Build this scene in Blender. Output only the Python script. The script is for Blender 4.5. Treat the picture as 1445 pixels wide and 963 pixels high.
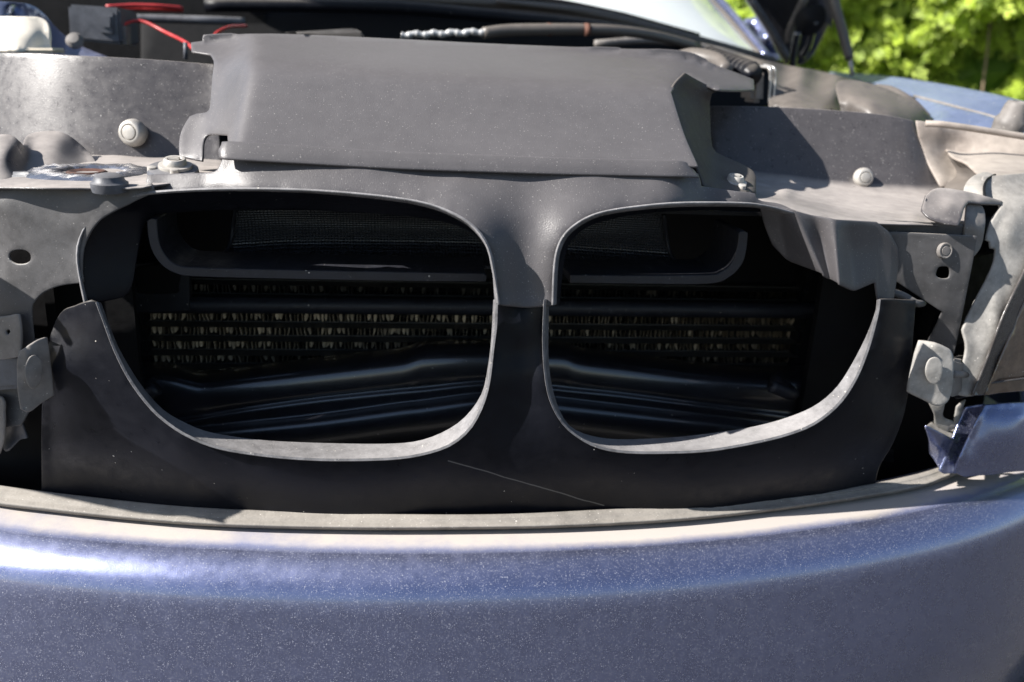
import bpy, bmesh, math, random
import numpy as np
from mathutils import Vector, Matrix
from mathutils.geometry import delaunay_2d_cdt
from mathutils.bvhtree import BVHTree

random.seed(7); rng = np.random.default_rng(7)
for o in list(bpy.data.objects): bpy.data.objects.remove(o)
S = bpy.context.scene; COL = S.collection

# ------------------------------------------------------------------ camera
CAM = np.array([-0.11, -0.75, 0.95]); YAW, PITCH, ROLL = 8.0, 18.0, 2.8; FPX = 1204.0
_y, _p, _r = (math.radians(a) for a in (YAW, PITCH, ROLL))
FWD = np.array([math.sin(_y)*math.cos(_p), math.cos(_y)*math.cos(_p), -math.sin(_p)])
_R0 = np.array([math.cos(_y), -math.sin(_y), 0.0]); _U0 = np.cross(_R0, FWD)
RGT = _R0*math.cos(_r) + _U0*math.sin(_r); UPV = _U0*math.cos(_r) - _R0*math.sin(_r)
cam = bpy.data.cameras.new('camera'); camo = bpy.data.objects.new('camera', cam); COL.objects.link(camo)
camo.matrix_world = Matrix(((RGT[0], UPV[0], -FWD[0], CAM[0]), (RGT[1], UPV[1], -FWD[1], CAM[1]),
                            (RGT[2], UPV[2], -FWD[2], CAM[2]), (0, 0, 0, 1)))
cam.sensor_width = 36.0; cam.lens = FPX/1445.0*36.0; cam.clip_start = 0.02; cam.clip_end = 500
cam.dof.use_dof = True; cam.dof.focus_distance = 0.83; cam.dof.aperture_fstop = 4.0
S.camera = camo

# ------------------------------------------------------------------ light
SUN = Vector((-0.79, -0.17, 0.58)).normalized()
SUN_EL = math.asin(SUN.z); SUN_ROT = math.atan2(SUN.x, SUN.y)
w = bpy.data.worlds.new('World'); S.world = w; w.use_nodes = True
nt = w.node_tree; bg = nt.nodes['Background']
sky = nt.nodes.new('ShaderNodeTexSky'); sky.sky_type = 'NISHITA'; sky.sun_disc = False
sky.sun_elevation = SUN_EL; sky.sun_rotation = SUN_ROT; sky.air_density = 1.0; sky.dust_density = 0.8
nt.links.new(sky.outputs[0], bg.inputs[0]); bg.inputs[1].default_value = 0.064
sl = bpy.data.lights.new('sun', 'SUN'); sl.energy = 5.0; sl.angle = math.radians(0.6); sl.color = (1.0, 0.955, 0.90)
so = bpy.data.objects.new('sun', sl); COL.objects.link(so); so.rotation_euler = SUN.to_track_quat('Z', 'Y').to_euler()
S.view_settings.view_transform = 'Standard'; S.view_settings.look = 'None'; S.view_settings.gamma = 1
S.view_settings.use_curve_mapping = False; S.view_settings.exposure = 1.12

# ------------------------------------------------------------------ pixel -> world helpers (photo pixels 1445 x 963)
def ray(px, py): return FWD + (px-722.5)/FPX*RGT - (py-481.5)/FPX*UPV
def PY(px, py, Y):
    d = ray(px, py); return CAM + d*(Y-CAM[1])/d[1]
def PT(px, py, t): return CAM + ray(px, py)*t
def tY(px, py, Y): return (Y-CAM[1])/ray(px, py)[1]
def tZ(px, py, Z): return (Z-CAM[2])/ray(px, py)[2]
def nose(px):
    x = (px-735)*0.00062; return 0.22*x*x
def cr(P, n=8, closed=False):
    """Catmull-Rom through points (any dim), n samples per span."""
    P = np.asarray(P, float); m = len(P)
    if m < 3 and not closed:
        return np.array([P[0]*(1-t)+P[-1]*t for t in np.linspace(0, 1, n*(m-1)+1)])
    out = []
    spans = m if closed else m-1
    for i in range(spans):
        p1, p2 = P[i], P[(i+1) % m]
        p0 = P[i-1] if (closed or i > 0) else 2*p1-p2
        p3 = P[(i+2) % m] if (closed or i+2 < m) else 2*p2-p1
        for k in range(n):
            t = k/n
            out.append(0.5*((2*p1)+(-p0+p2)*t+(2*p0-5*p1+4*p2-p3)*t*t+(-p0+3*p1-3*p2+p3)*t**3))
    if not closed: out.append(P[-1])
    return np.array(out)
def resample(P, n):
    P = np.asarray(P, float); d = np.r_[0, np.cumsum(np.linalg.norm(np.diff(P, axis=0), axis=1))]
    s = np.linspace(0, d[-1], n)
    return np.stack([np.interp(s, d, P[:, k]) for k in range(P.shape[1])], 1)
def outline(pts, step=6.0):
    """closed pixel outline; a third element marks a corner"""
    n = len(pts); P = [np.array(p[:2], float) for p in pts]; C = [i for i in range(n) if len(pts[i]) > 2]
    segs = []
    if not C: segs = [cr(P, 10, True)]; segs[0] = np.vstack([segs[0], segs[0][:1]])
    else:
        for a, b in zip(C, C[1:]+[C[0]+n]):
            segs.append(cr([P[i % n] for i in range(a, b+1)], 10))
    out = []
    for s in segs:
        L = np.linalg.norm(np.diff(s, axis=0), axis=1).sum()
        out.append(resample(s, max(2, int(round(L/step))+1))[:-1])
    return np.vstack(out)
def pip(pts, poly):
    x, y = pts[:, 0], pts[:, 1]; ins = np.zeros(len(pts), bool); n = len(poly); j = n-1
    for i in range(n):
        xi, yi = poly[i]; xj, yj = poly[j]
        c = ((yi > y) != (yj > y))
        with np.errstate(divide='ignore', invalid='ignore'):
            ins ^= c & (x < (xj-xi)*(y-yi)/(yj-yi+1e-12)+xi)
        j = i
    return ins
class TPS:
    def __init__(s, ctrl, lam=1e-3):
        A = np.array([(c[0], c[1]) for c in ctrl], float)/200.0
        v = np.array([1/(tZ(c[0], c[1], c[3]) if c[2] is None else tY(c[0], c[1], c[2])) for c in ctrl])
        n = len(A); s.A = A
        K = s.k(A, A) - np.eye(n)*lam; Pm = np.c_[np.ones(n), A]
        M = np.block([[K, Pm], [Pm.T, np.zeros((3, 3))]])
        s.w = np.linalg.lstsq(M, np.r_[v, 0, 0, 0], rcond=None)[0]
    @staticmethod
    def k(a, b):
        return -np.sqrt(((a[:, None]-b[None])**2).sum(2))
    def __call__(s, xy):
        a = np.asarray(xy, float)/200.0
        return 1/(s.k(a, s.A)@s.w[:-3] + np.c_[np.ones(len(a)), a]@s.w[-3:])

def mesh_obj(name, verts, faces, mat, parent=None, smooth=True):
    me = bpy.data.meshes.new(name); me.from_pydata([tuple(v) for v in verts], [], [tuple(f) for f in faces]); me.update()
    if smooth: me.polygons.foreach_set('use_smooth', [True]*len(me.polygons))
    if mat: me.materials.append(mat)
    o = bpy.data.objects.new(name, me); COL.objects.link(o)
    if parent: o.parent = parent
    return o
def thicken(V, F, th, toward=None, m=4):
    V = np.asarray(V, float); toward = CAM if toward is None else toward
    def norms(F):
        N = np.zeros_like(V)
        for f in F:
            a, b, c = V[f[0]], V[f[1]], V[f[-1]] if len(f) == 3 else V[f[2]]
            n = np.cross(b-a, c-a)
            for i in f: N[i] += n
        return N
    N = norms(F)
    if (N*(toward-V)).sum() < 0:
        F = [tuple(reversed(f)) for f in F]; N = -N
    N /= (np.linalg.norm(N, axis=1, keepdims=True)+1e-12)
    r = th/2; B = V - N*th; nv = len(V)
    out = [tuple(v) for v in V] + [tuple(v) for v in B]
    faces = list(F) + [tuple(i+nv for i in reversed(f)) for f in F]
    cnt = {}
    for f in F:
        for a, b in zip(f, f[1:]+f[:1]): cnt[(a, b)] = 1
    bd = [(a, b) for (a, b) in cnt if (b, a) not in cnt]
    O = {}
    for a, b in bd:
        e = V[b]-V[a]
        for i in (a, b):
            o_ = np.cross(e, N[i]); O[i] = O.get(i, np.zeros(3)) + o_/(np.linalg.norm(o_)+1e-12)
    ring = {}
    for i, o_ in O.items():
        o_ = o_/(np.linalg.norm(o_)+1e-12); ids = [i]
        for k in range(1, m):
            a = math.pi*k/m
            out.append(tuple(V[i]-N[i]*r + r*(math.cos(a)*N[i]+math.sin(a)*o_))); ids.append(len(out)-1)
        ids.append(i+nv); ring[i] = ids
    for a, b in bd:
        for k in range(m):
            faces.append((ring[b][k], ring[a][k], ring[a][k+1], ring[b][k+1]))
    return out, faces
def sheet(name, out, ctrl, mat, parent, th=0.003, holes=(), step=7.0, bumps=(), rough=0.0, lam=1e-3, sm=6):
    poly = outline(out, step*0.8); hp = [outline(h, min(step*0.6, 4)) for h in holes]
    x0, y0 = poly.min(0); x1, y1 = poly.max(0)
    gx, gy = np.meshgrid(np.arange(x0, x1, step), np.arange(y0, y1, step)); gx[1::2] += step/2
    g = np.c_[gx.ravel(), gy.ravel()]; g = g[pip(g, poly)]
    for h in hp: g = g[~pip(g, h)]
    allb = np.vstack([poly]+hp)
    if len(g):
        d = np.sqrt(((g[:, None]-allb[None])**2).sum(2)).min(1); g = g[d > step*0.55]
    edges = []; off = 0
    for L in [poly]+hp:
        n = len(L); edges += [(off+i, off+(i+1) % n) for i in range(n)]; off += n
    pts = np.vstack([allb, g])
    vo, eo, fo, *_ = delaunay_2d_cdt([Vector(p) for p in pts], edges, [], 0, 1e-5)
    P = np.array([tuple(v) for v in vo]); F = np.array([f for f in fo if len(f) == 3])
    c = P[F].mean(1); keep = pip(c, poly)
    for h in hp: keep &= ~pip(c, h)
    F = F[keep]; used = np.unique(F); mp = -np.ones(len(P), int); mp[used] = np.arange(len(used)); P = P[used]; F = mp[F]
    t = np.array([tY(p[0], p[1], y) for p, y in zip(P, ctrl(P))]) if callable(ctrl) else TPS(ctrl, lam)(P)
    if callable(ctrl): sm = 0
    # relax the interpolated depth over the mesh (works on 1/t, so planes stay planes)
    E_ = np.unique(np.sort(np.vstack([F[:, [0, 1]], F[:, [1, 2]], F[:, [2, 0]]]), 1), axis=0)
    deg = np.bincount(E_.ravel(), minlength=len(P))[:, None].astype(float)
    fit = np.c_[np.ones(len(P)), P]; co_ = np.linalg.lstsq(fit, 1/t, rcond=None)[0]; q = (1/t-fit@co_)
    for _ in range(sm):
        X = np.c_[q, P]; acc = np.zeros_like(X)
        for k in range(3):
            acc[:, k] = np.bincount(E_[:, 0], X[E_[:, 1], k], len(P))+np.bincount(E_[:, 1], X[E_[:, 0], k], len(P))
        acc /= np.maximum(deg, 1); q = q*.35+acc[:, 0]*.65
    t = 1/(fit@co_+q)
    for bx, by, rx, ry, amp in bumps:
        t = t - amp*np.exp(-((P[:, 0]-bx)/rx)**2-((P[:, 1]-by)/ry)**2)
    V = np.array([PT(p[0], p[1], tt) for p, tt in zip(P, t)])
    if rough: V += rng.normal(0, rough, V.shape)
    v, f = thicken(V, [tuple(int(i) for i in q) for q in F], th)
    return mesh_obj(name, v, f, mat, parent)
def band(name, rows, mat, parent, n=90, sub=4, th=0.003, toward=None):
    """loft of rows of (px,py,Y); smooth along and across"""
    R = [resample(cr([PY(*p) for p in r], 8), n) for r in rows]
    R = np.array(R)
    if len(R) > 2: G = np.array([cr(R[:, j], sub) for j in range(n)]).transpose(1, 0, 2)
    else: G = np.array([R[0]*(1-k/sub)+R[1]*k/sub for k in range(sub+1)])
    m = len(G); V = G.reshape(-1, 3)
    F = [(i*n+j, i*n+j+1, (i+1)*n+j+1, (i+1)*n+j) for i in range(m-1) for j in range(n-1)]
    if th: v, f = thicken(V, F, th, toward)
    else: v, f = V, F
    return mesh_obj(name, v, f, mat, parent)
def tube_vf(P, rad, seg=12, per=6, prof=None):
    P = cr(P, per) if len(P) > 2 else np.asarray(P, float); V = []; F = []; n = len(P)
    rr = rad if hasattr(rad, '__len__') else [rad]*n
    rr = np.interp(np.linspace(0, 1, n), np.linspace(0, 1, len(rr)), rr)
    T = np.gradient(P, axis=0); u = None
    for i in range(n):
        t = T[i]/(np.linalg.norm(T[i])+1e-12)
        if u is None: u = np.cross(t, (0.13, 0.21, 0.97))
        u = u-t*(u@t); u /= np.linalg.norm(u)+1e-12; v = np.cross(t, u)
        for k in range(seg):
            a = 2*math.pi*k/seg; V.append(P[i]+rr[i]*(math.cos(a)*u+math.sin(a)*v))
    for i in range(n-1):
        for k in range(seg):
            F.append((i*seg+k, i*seg+(k+1) % seg, (i+1)*seg+(k+1) % seg, (i+1)*seg+k))
    F.append(tuple(reversed(range(seg)))); F.append(tuple(range((n-1)*seg, n*seg)))
    return V, F
def tube(name, P, rad, mat, parent, seg=12, per=6):
    V, F = tube_vf(P, rad, seg, per); return mesh_obj(name, V, F, mat, parent)
def lathe(name, prof, pos, axis, mat, parent, seg=28, sx=1.0):
    a = Vector(axis).normalized(); q = a.to_track_quat('Z', 'Y').to_matrix(); pos = Vector(pos)
    V = []; F = []; n = len(prof)
    for r, h in prof:
        for k in range(seg):
            t = 2*math.pi*k/seg; V.append(pos+q@Vector((r*math.cos(t)*sx, r*math.sin(t), h)))
    for i in range(n-1):
        for k in range(seg): F.append((i*seg+k, i*seg+(k+1) % seg, (i+1)*seg+(k+1) % seg, (i+1)*seg+k))
    F.append(tuple(range((n-1)*seg, n*seg))); F.append(tuple(reversed(range(seg))))
    o = mesh_obj(name, V, F, mat, parent); autosmooth(o); return o
def autosmooth(o, ang=40):
    bm = bmesh.new(); bm.from_mesh(o.data); bmesh.ops.recalc_face_normals(bm, faces=bm.faces); lim = math.radians(ang)
    for e in bm.edges:
        if len(e.link_faces) == 2 and e.calc_face_angle(0) > lim: e.smooth = False
    bm.to_mesh(o.data); bm.free()
def hexa(name, P8, mat, parent, bev=0.003, seg=2):
    """box from 8 corner points: 0-3 front (tl,tr,br,bl), 4-7 back"""
    bm = bmesh.new(); v = [bm.verts.new(tuple(p)) for p in P8]
    for f in ((0, 3, 2, 1), (4, 5, 6, 7), (0, 1, 5, 4), (1, 2, 6, 5), (2, 3, 7, 6), (3, 0, 4, 7)): bm.faces.new([v[i] for i in f])
    bmesh.ops.recalc_face_normals(bm, faces=bm.faces)
    if bev: bmesh.ops.bevel(bm, geom=list(bm.edges), offset=bev, segments=(5 if bev > .006 else seg), affect='EDGES', clamp_overlap=True)
    me = bpy.data.meshes.new(name); bm.to_mesh(me); bm.free(); me.polygons.foreach_set('use_smooth', [True]*len(me.polygons))
    me.materials.append(mat); o = bpy.data.objects.new(name, me); COL.objects.link(o)
    if parent: o.parent = parent
    autosmooth(o, 50); return o
def box_px(name, quad, Y0, depth, mat, parent, bev=0.003):
    """box whose front face is the pixel quad tl,tr,br,bl at Y0 (value or 4 values), going back in +Y"""
    ys = Y0 if hasattr(Y0, '__len__') else [Y0]*4
    f = [PY(q[0], q[1], y) for q, y in zip(quad, ys)]; b = [p+np.array([0, depth, 0]) for p in f]
    return hexa(name, f+b, mat, parent, bev)
def extrude_px(name, pts, Y, depth, mat, parent, step=4.0):
    """closed pixel outline on the plane Y, extruded straight back by depth"""
    poly = outline(pts, step); n = len(poly)
    f = [PY(p[0], p[1], Y) for p in poly]; b = [p+np.array([0, depth, 0]) for p in f]
    bm = bmesh.new(); vf = [bm.verts.new(tuple(p)) for p in f]; vb = [bm.verts.new(tuple(p)) for p in b]
    ff = bm.faces.new(vf); fb = bm.faces.new(list(reversed(vb)))
    for i in range(n): bm.faces.new((vf[i], vb[i], vb[(i+1) % n], vf[(i+1) % n]))
    bmesh.ops.recalc_face_normals(bm, faces=bm.faces)
    ed = [e for e in bm.edges if e.calc_face_angle(0) > 1.0]
    bmesh.ops.bevel(bm, geom=ed, offset=0.0008, segments=1, affect='EDGES', clamp_overlap=True)
    bmesh.ops.triangulate(bm, faces=[q for q in bm.faces if len(q.verts) > 4])
    me = bpy.data.meshes.new(name); bm.to_mesh(me); bm.free(); me.materials.append(mat)
    o = bpy.data.objects.new(name, me); COL.objects.link(o); o.parent = parent
    me.polygons.foreach_set('use_smooth', [True]*len(me.polygons)); autosmooth(o, 30); return o
def empty(name, loc=(0, 0, 0)):
    o = bpy.data.objects.new(name, None); COL.objects.link(o); o.location = loc; o.empty_display_size = 0.05; return o

# ------------------------------------------------------------------ materials
def newmat(name):
    m = bpy.data.materials.new(name); m.use_nodes = True; t = m.node_tree
    return m, t, t.nodes['Principled BSDF'], lambda k, **kw: _node(t, k, **kw)
def _node(t, k, **kw):
    n = t.nodes.new('ShaderNode'+k)
    for a, v in kw.items():
        if a.startswith('i_'):
            key = a[2:]; n.inputs[int(key) if key.isdigit() else key.replace('_', ' ')].default_value = v
        else: setattr(n, a, v)
    return n
def surf(name, col, rough=0.5, metal=0.0, mottle=0.35, dust=0.0, dust_lo=0.55, dust_hi=0.95, dustcol=(0.42, 0.38, 0.33),
         speck=0.0, speck_scale=420.0, speckcol=(0.55, 0.52, 0.47), speck_r=1.0, bump=0.08, bscale=900.0, coat=0.0, spec=0.5, rvar=0.12,
         scratch=0.0, flat=0.0, extra=None, dvar=1.0):
    m, t, b, N = newmat(name); L = t.links.new
    tc = N('TexCoord'); O = tc.outputs['Object']
    n1 = N('TexNoise', i_Scale=9.0, i_Detail=6.0, i_Roughness=0.65); L(O, n1.inputs['Vector'])
    n2 = N('TexNoise', i_Scale=70.0, i_Detail=5.0, i_Roughness=0.7); L(O, n2.inputs['Vector'])
    lo = tuple(c*(1-mottle) for c in col)+(1,); hi = tuple(min(1, c*(1+mottle)) for c in col)+(1,)
    ad = N('Math', operation='ADD'); L(n1.outputs[0], ad.inputs[0]); L(n2.outputs[0], ad.inputs[1])
    mr = N('MapRange', i_1=0.75, i_2=1.25); L(ad.outputs[0], mr.inputs[0])
    mx = N('MixRGB'); mx.inputs[1].default_value = lo; mx.inputs[2].default_value = hi; L(mr.outputs[0], mx.inputs[0])
    colr = mx.outputs[0]
    dfac = None
    if dust > 0 or flat > 0:
        ge = N('NewGeometry'); sx = N('SeparateXYZ'); L(ge.outputs['Normal'], sx.inputs[0])
        dm = N('MapRange', i_1=dust_lo, i_2=dust_hi, i_3=flat, i_4=max(dust, flat)); L(sx.outputs[2], dm.inputs[0])
        dn = N('MapRange', i_1=0.36, i_2=0.62, i_3=1-.35*dvar, i_4=1+.1*dvar); L(n1.outputs[0], dn.inputs[0])
        dn2 = N('MapRange', i_1=0.3, i_2=0.7, i_3=1-.2*dvar, i_4=1+.15*dvar); L(n2.outputs[0], dn2.inputs[0])
        mu = N('Math', operation='MULTIPLY'); L(dm.outputs[0], mu.inputs[0]); L(dn.outputs[0], mu.inputs[1])
        mu2 = N('Math', operation='MULTIPLY', use_clamp=True); L(mu.outputs[0], mu2.inputs[0]); L(dn2.outputs[0], mu2.inputs[1])
        dfac = mu2.outputs[0]
        m2 = N('MixRGB'); L(dfac, m2.inputs[0]); L(colr, m2.inputs[1]); m2.inputs[2].default_value = dustcol+(1,); colr = m2.outputs[0]
    smask = None
    if speck > 0:
        for sc, th in ((speck_scale, 0.30*speck_r), (speck_scale*0.45, 0.20*speck_r)):
            vo = N('TexVoronoi', i_Scale=sc); L(O, vo.inputs['Vector'])
            sp = N('SeparateColor'); L(vo.outputs['Color'], sp.inputs[0])
            rad = N('Math', operation='MULTIPLY', i_1=th); L(sp.outputs[0], rad.inputs[0])
            lt = N('Math', operation='LESS_THAN'); L(vo.outputs['Distance'], lt.inputs[0]); L(rad.outputs[0], lt.inputs[1])
            gt = N('Math', operation='LESS_THAN', i_1=speck); L(sp.outputs[1], gt.inputs[0])
            pr = N('Math', operation='MULTIPLY'); L(lt.outputs[0], pr.inputs[0]); L(gt.outputs[0], pr.inputs[1])
            st = N('Math', operation='MULTIPLY'); L(pr.outputs[0], st.inputs[0]); L(sp.outputs[2], st.inputs[1])
            if smask is None: smask = st.outputs[0]
            else:
                mxm = N('Math', operation='MAXIMUM'); L(smask, mxm.inputs[0]); L(st.outputs[0], mxm.inputs[1]); smask = mxm.outputs[0]
            m3 = N('MixRGB'); L(st.outputs[0], m3.inputs[0]); L(colr, m3.inputs[1]); m3.inputs[2].default_value = speckcol+(1,); colr = m3.outputs[0]
    if scratch > 0:
        mp = N('Mapping'); mp.inputs['Rotation'].default_value = (0.3, 0.5, 0.8); mp.inputs['Scale'].default_value = (90, 5, 60); L(O, mp.inputs[0])
        ns = N('TexNoise', i_Scale=3.0, i_Detail=2.0); L(mp.outputs[0], ns.inputs['Vector'])
        sr = N('MapRange', i_1=0.68, i_2=0.74, i_3=0.0, i_4=scratch); L(ns.outputs[0], sr.inputs[0])
        m4 = N('MixRGB'); L(sr.outputs[0], m4.inputs[0]); L(colr, m4.inputs[1]); m4.inputs[2].default_value = (0.35, 0.33, 0.31, 1); colr = m4.outputs[0]
    if extra: colr = extra(t, N, L, O, colr)
    L(colr, b.inputs['Base Color'])
    rr = N('MapRange', i_1=0.3, i_2=0.7, i_3=max(0.03, rough-rvar), i_4=min(1, rough+rvar)); L(n2.outputs[0], rr.inputs[0])
    ro = rr.outputs[0]
    if dfac is not None:
        rm = N('MapRange', i_1=0.0, i_2=0.6, i_4=0.85); L(dfac, rm.inputs[0]); L(ro, rm.inputs[3]); ro = rm.outputs[0]
    L(ro, b.inputs['Roughness']); b.inputs['Metallic'].default_value = metal
    if metal > .5 and smask is not None:
        mt = N('MapRange', i_3=metal, i_4=0.0); L(smask, mt.inputs[0]); L(mt.outputs[0], b.inputs['Metallic'])
    b.inputs['Specular IOR Level'].default_value = spec
    if coat: b.inputs['Coat Weight'].default_value = coat; b.inputs['Coat Roughness'].default_value = 0.12
    if bump:
        nb = N('TexNoise', i_Scale=bscale, i_Detail=3.0); L(O, nb.inputs['Vector'])
        bp = N('Bump', i_Strength=bump, i_Distance=0.001); L(nb.outputs[0], bp.inputs['Height']); L(bp.outputs[0], b.inputs['Normal'])
    return m

M = {}
def scr(t, N, L, O, c):
    # one long pale scrape across the lower panel, between two points of it
    a, b = PY(632, 652, .002), PY(852, 712, .03)
    sx = N('SeparateXYZ'); L(O, sx.inputs[0])
    k = (b[2]-a[2])/(b[0]-a[0])
    m1 = N('Math', operation='MULTIPLY_ADD', i_1=-k, i_2=-(a[2]-k*a[0])); L(sx.outputs[0], m1.inputs[0])
    ad = N('Math', operation='ADD'); L(m1.outputs[0], ad.inputs[0]); L(sx.outputs[2], ad.inputs[1])
    nz = N('TexNoise', i_Scale=30.0, i_Detail=4.0); L(O, nz.inputs['Vector'])
    w1 = N('Math', operation='MULTIPLY_ADD', i_1=.004, i_2=-.002); L(nz.outputs[0], w1.inputs[0])
    a2 = N('Math', operation='ADD'); L(ad.outputs[0], a2.inputs[0]); L(w1.outputs[0], a2.inputs[1])
    ab = N('Math', operation='ABSOLUTE'); L(a2.outputs[0], ab.inputs[0])
    mr = N('MapRange', i_1=.0004, i_2=.0011, i_3=.16, i_4=0.0); L(ab.outputs[0], mr.inputs[0])
    g1 = N('Math', operation='GREATER_THAN', i_1=float(a[0])); L(sx.outputs[0], g1.inputs[0])
    g2 = N('Math', operation='LESS_THAN', i_1=float(b[0])); L(sx.outputs[0], g2.inputs[0])
    p1 = N('Math', operation='MULTIPLY'); L(mr.outputs[0], p1.inputs[0]); L(g1.outputs[0], p1.inputs[1])
    p2 = N('Math', operation='MULTIPLY'); L(p1.outputs[0], p2.inputs[0]); L(g2.outputs[0], p2.inputs[1])
    mx = N('MixRGB'); L(p2.outputs[0], mx.inputs[0]); L(c, mx.inputs[1]); mx.inputs[2].default_value = (.6, .58, .55, 1); return mx.outputs[0]
M['plastic'] = surf('faded_black_plastic', (0.078, 0.074, 0.078), 0.37, mottle=0.09, dust=0.16, dust_lo=0.2, dust_hi=1.0, speck=0.45, speck_scale=650, speckcol=(0.26, 0.25, 0.24), bump=0.25, rvar=0.04, spec=0.42, dvar=.25, dustcol=(0.30, 0.28, 0.27))
M['mattplastic'] = surf('matt_black_plastic', (0.070, 0.064, 0.062), 0.65, mottle=0.08, spec=0.12, dust=0.16, dust_lo=0.2, speck=0.3, speck_scale=650, speckcol=(0.26, 0.25, 0.24), bump=0.25)
M['panelplastic'] = surf('satin_black_plastic', (0.0060, 0.0068, 0.0105), 0.38, mottle=0.15, speck=0.008, extra=scr, bump=0.10, spec=0.18, dust=0.25, dust_lo=0.35, scratch=0.0)
M['wall'] = surf('dusty_inner_panel', (0.070, 0.065, 0.067), 0.35, mottle=0.15, dust=0.75, dust_lo=0.72, dust_hi=0.98, speck=0.4, speckcol=(0.28, 0.27, 0.26), speck_scale=500, bump=0.2, dustcol=(0.42, 0.38, 0.35), scratch=0.25)
M['rim'] = surf('worn_plastic_edge', (0.16, 0.158, 0.165), 0.6, mottle=0.45, dust=0.5, dust_lo=0.6, bump=0.3, bscale=300, speck=0.2, dustcol=(0.38, 0.365, 0.36))
M['black'] = surf('deep_black_plastic', (0.007, 0.007, 0.008), 0.6, bump=0.1, spec=0.2)
M['beam'] = surf('black_painted_steel', (0.016, 0.016, 0.020), 0.33, speck=0.02, bump=0.03, rvar=0.03, spec=1.0, coat=1.0)
M['baffle'] = surf('printed_black_sheet', (0.016, 0.017, 0.023), 0.5, speck=0.02, bump=0.3, scratch=0.2)
M['rubber'] = surf('weathered_rubber', (0.14, 0.132, 0.122), 0.8, mottle=0.4, dust=0.65, dust_lo=0.3, dust_hi=1.0, bump=0.4, bscale=500, speck=0.3, dustcol=(0.36, 0.33, 0.29))
M['tab'] = surf('dusty_grey_steel', (0.15, 0.14, 0.135), 0.55, mottle=0.35, dust=0.3, speck=0.12, bump=0.15, flat=0.12)
M['bracket'] = surf('grey_steel_panel', (0.085, 0.083, 0.085), 0.5, mottle=0.25, speck=0.25, speck_scale=600, speckcol=(0.25, 0.24, 0.23), bump=0.12, dust=0.5)
M['pale'] = surf('dusty_pale_steel', (0.24, 0.235, 0.225), 0.45, mottle=0.4, dust=0.5, dust_lo=0.2, speck=0.15, bump=0.25, bscale=160, scratch=0.4, flat=0.15)
M['bolt'] = surf('zinc_bolt', (0.42, 0.40, 0.37), 0.45, metal=0.35, mottle=0.25, bump=0.1, dust=0.3)
M['clipplastic'] = surf('pale_grey_plastic', (0.45, 0.43, 0.40), 0.5, mottle=0.2, bump=0.1)
M['white'] = surf('cream_plastic', (0.72, 0.66, 0.56), 0.4, mottle=0.08, bump=0.05, speck=0.04, speckcol=(0.2, 0.18, 0.15))
M['red'] = surf('red_wire_sleeve', (0.42, 0.035, 0.035), 0.4, mottle=0.2, bump=0)
M['box'] = surf('grey_box_plastic', (0.085, 0.09, 0.105), 0.5, bump=0.1, dust=0.2)
M['foil'] = surf('crumpled_metal_foil', (0.42, 0.42, 0.45), 0.25, metal=0.85, bump=1.0, bscale=110, mottle=0.3)
M['rust'] = surf('rusty_steel', (0.085, 0.036, 0.024), 0.8, mottle=0.6, bump=0.6, bscale=200)
M['hose'] = surf('silver_hose', (0.50, 0.50, 0.50), 0.35, metal=0.3, bump=0.1)
M['brownpl'] = surf('dusty_brown_black_plastic', (0.095, 0.085, 0.078), 0.42, mottle=0.12, dust=0.22, dust_lo=0.2, bump=0.1, dustcol=(0.30, 0.26, 0.22))
M['railpale'] = surf('dusty_beige_panel', (0.25, 0.215, 0.19), 0.55, mottle=0.3, dust=0.5, dust_lo=0.2, bump=0.12)
M['lens'] = surf('smoked_lens', (0.15, 0.105, 0.075), 0.12, mottle=0.4, bump=0.05, coat=1.0, speck=0.08)
M['bezel'] = surf('dark_bezel', (0.07, 0.063, 0.06), 0.25, bump=0.05)
M['chrome'] = surf('satin_trim', (0.5, 0.49, 0.48), 0.3, metal=0.6, bump=0.05)

def paint(name, dusty):
    def ex(t, N, L, O, c):
        if not dusty: return c
        # dried cream dust caked along the flat top ledge behind the seal, ragged at its front edge
        ge = N('NewGeometry'); sx = N('SeparateXYZ'); L(ge.outputs['Normal'], sx.inputs[0])
        n = N('TexNoise', i_Scale=26.0, i_Detail=7.0, i_Roughness=0.7); L(O, n.inputs['Vector'])
        nl = N('TexNoise', i_Scale=5.0, i_Detail=2.0); L(O, nl.inputs['Vector'])
        s1 = N('Math', operation='MULTIPLY_ADD', i_1=0.03, i_2=-0.017); L(n.outputs[0], s1.inputs[0])
        s2 = N('Math', operation='MULTIPLY_ADD', i_1=0.04, i_2=-0.02); L(nl.outputs[0], s2.inputs[0])
        a = N('Math', operation='ADD'); L(sx.outputs[2], a.inputs[0]); L(s1.outputs[0], a.inputs[1])
        a2 = N('Math', operation='ADD'); L(a.outputs[0], a2.inputs[0]); L(s2.outputs[0], a2.inputs[1])
        mr = N('MapRange', i_1=0.978, i_2=0.998, i_3=0.0, i_4=0.93); L(a2.outputs[0], mr.inputs[0])
        m1 = N('MixRGB'); L(mr.outputs[0], m1.inputs[0]); L(c, m1.inputs[1]); m1.inputs[2].default_value = (0.52, 0.47, 0.42, 1)
        return m1.outputs[0]
    m = surf(name, (0.185, 0.212, 0.365), 0.26, metal=0.85, mottle=0.06, dust=(0.22 if dusty else 0.5), dust_lo=0.55, dust_hi=1.0, speck=0.95, speck_scale=1000,
             speck_r=1.5, speckcol=(0.30, 0.31, 0.37), bump=0.10, coat=1.0, rvar=0.05, extra=ex, dustcol=(0.33, 0.32, 0.34), flat=0.03)
    return m
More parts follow.
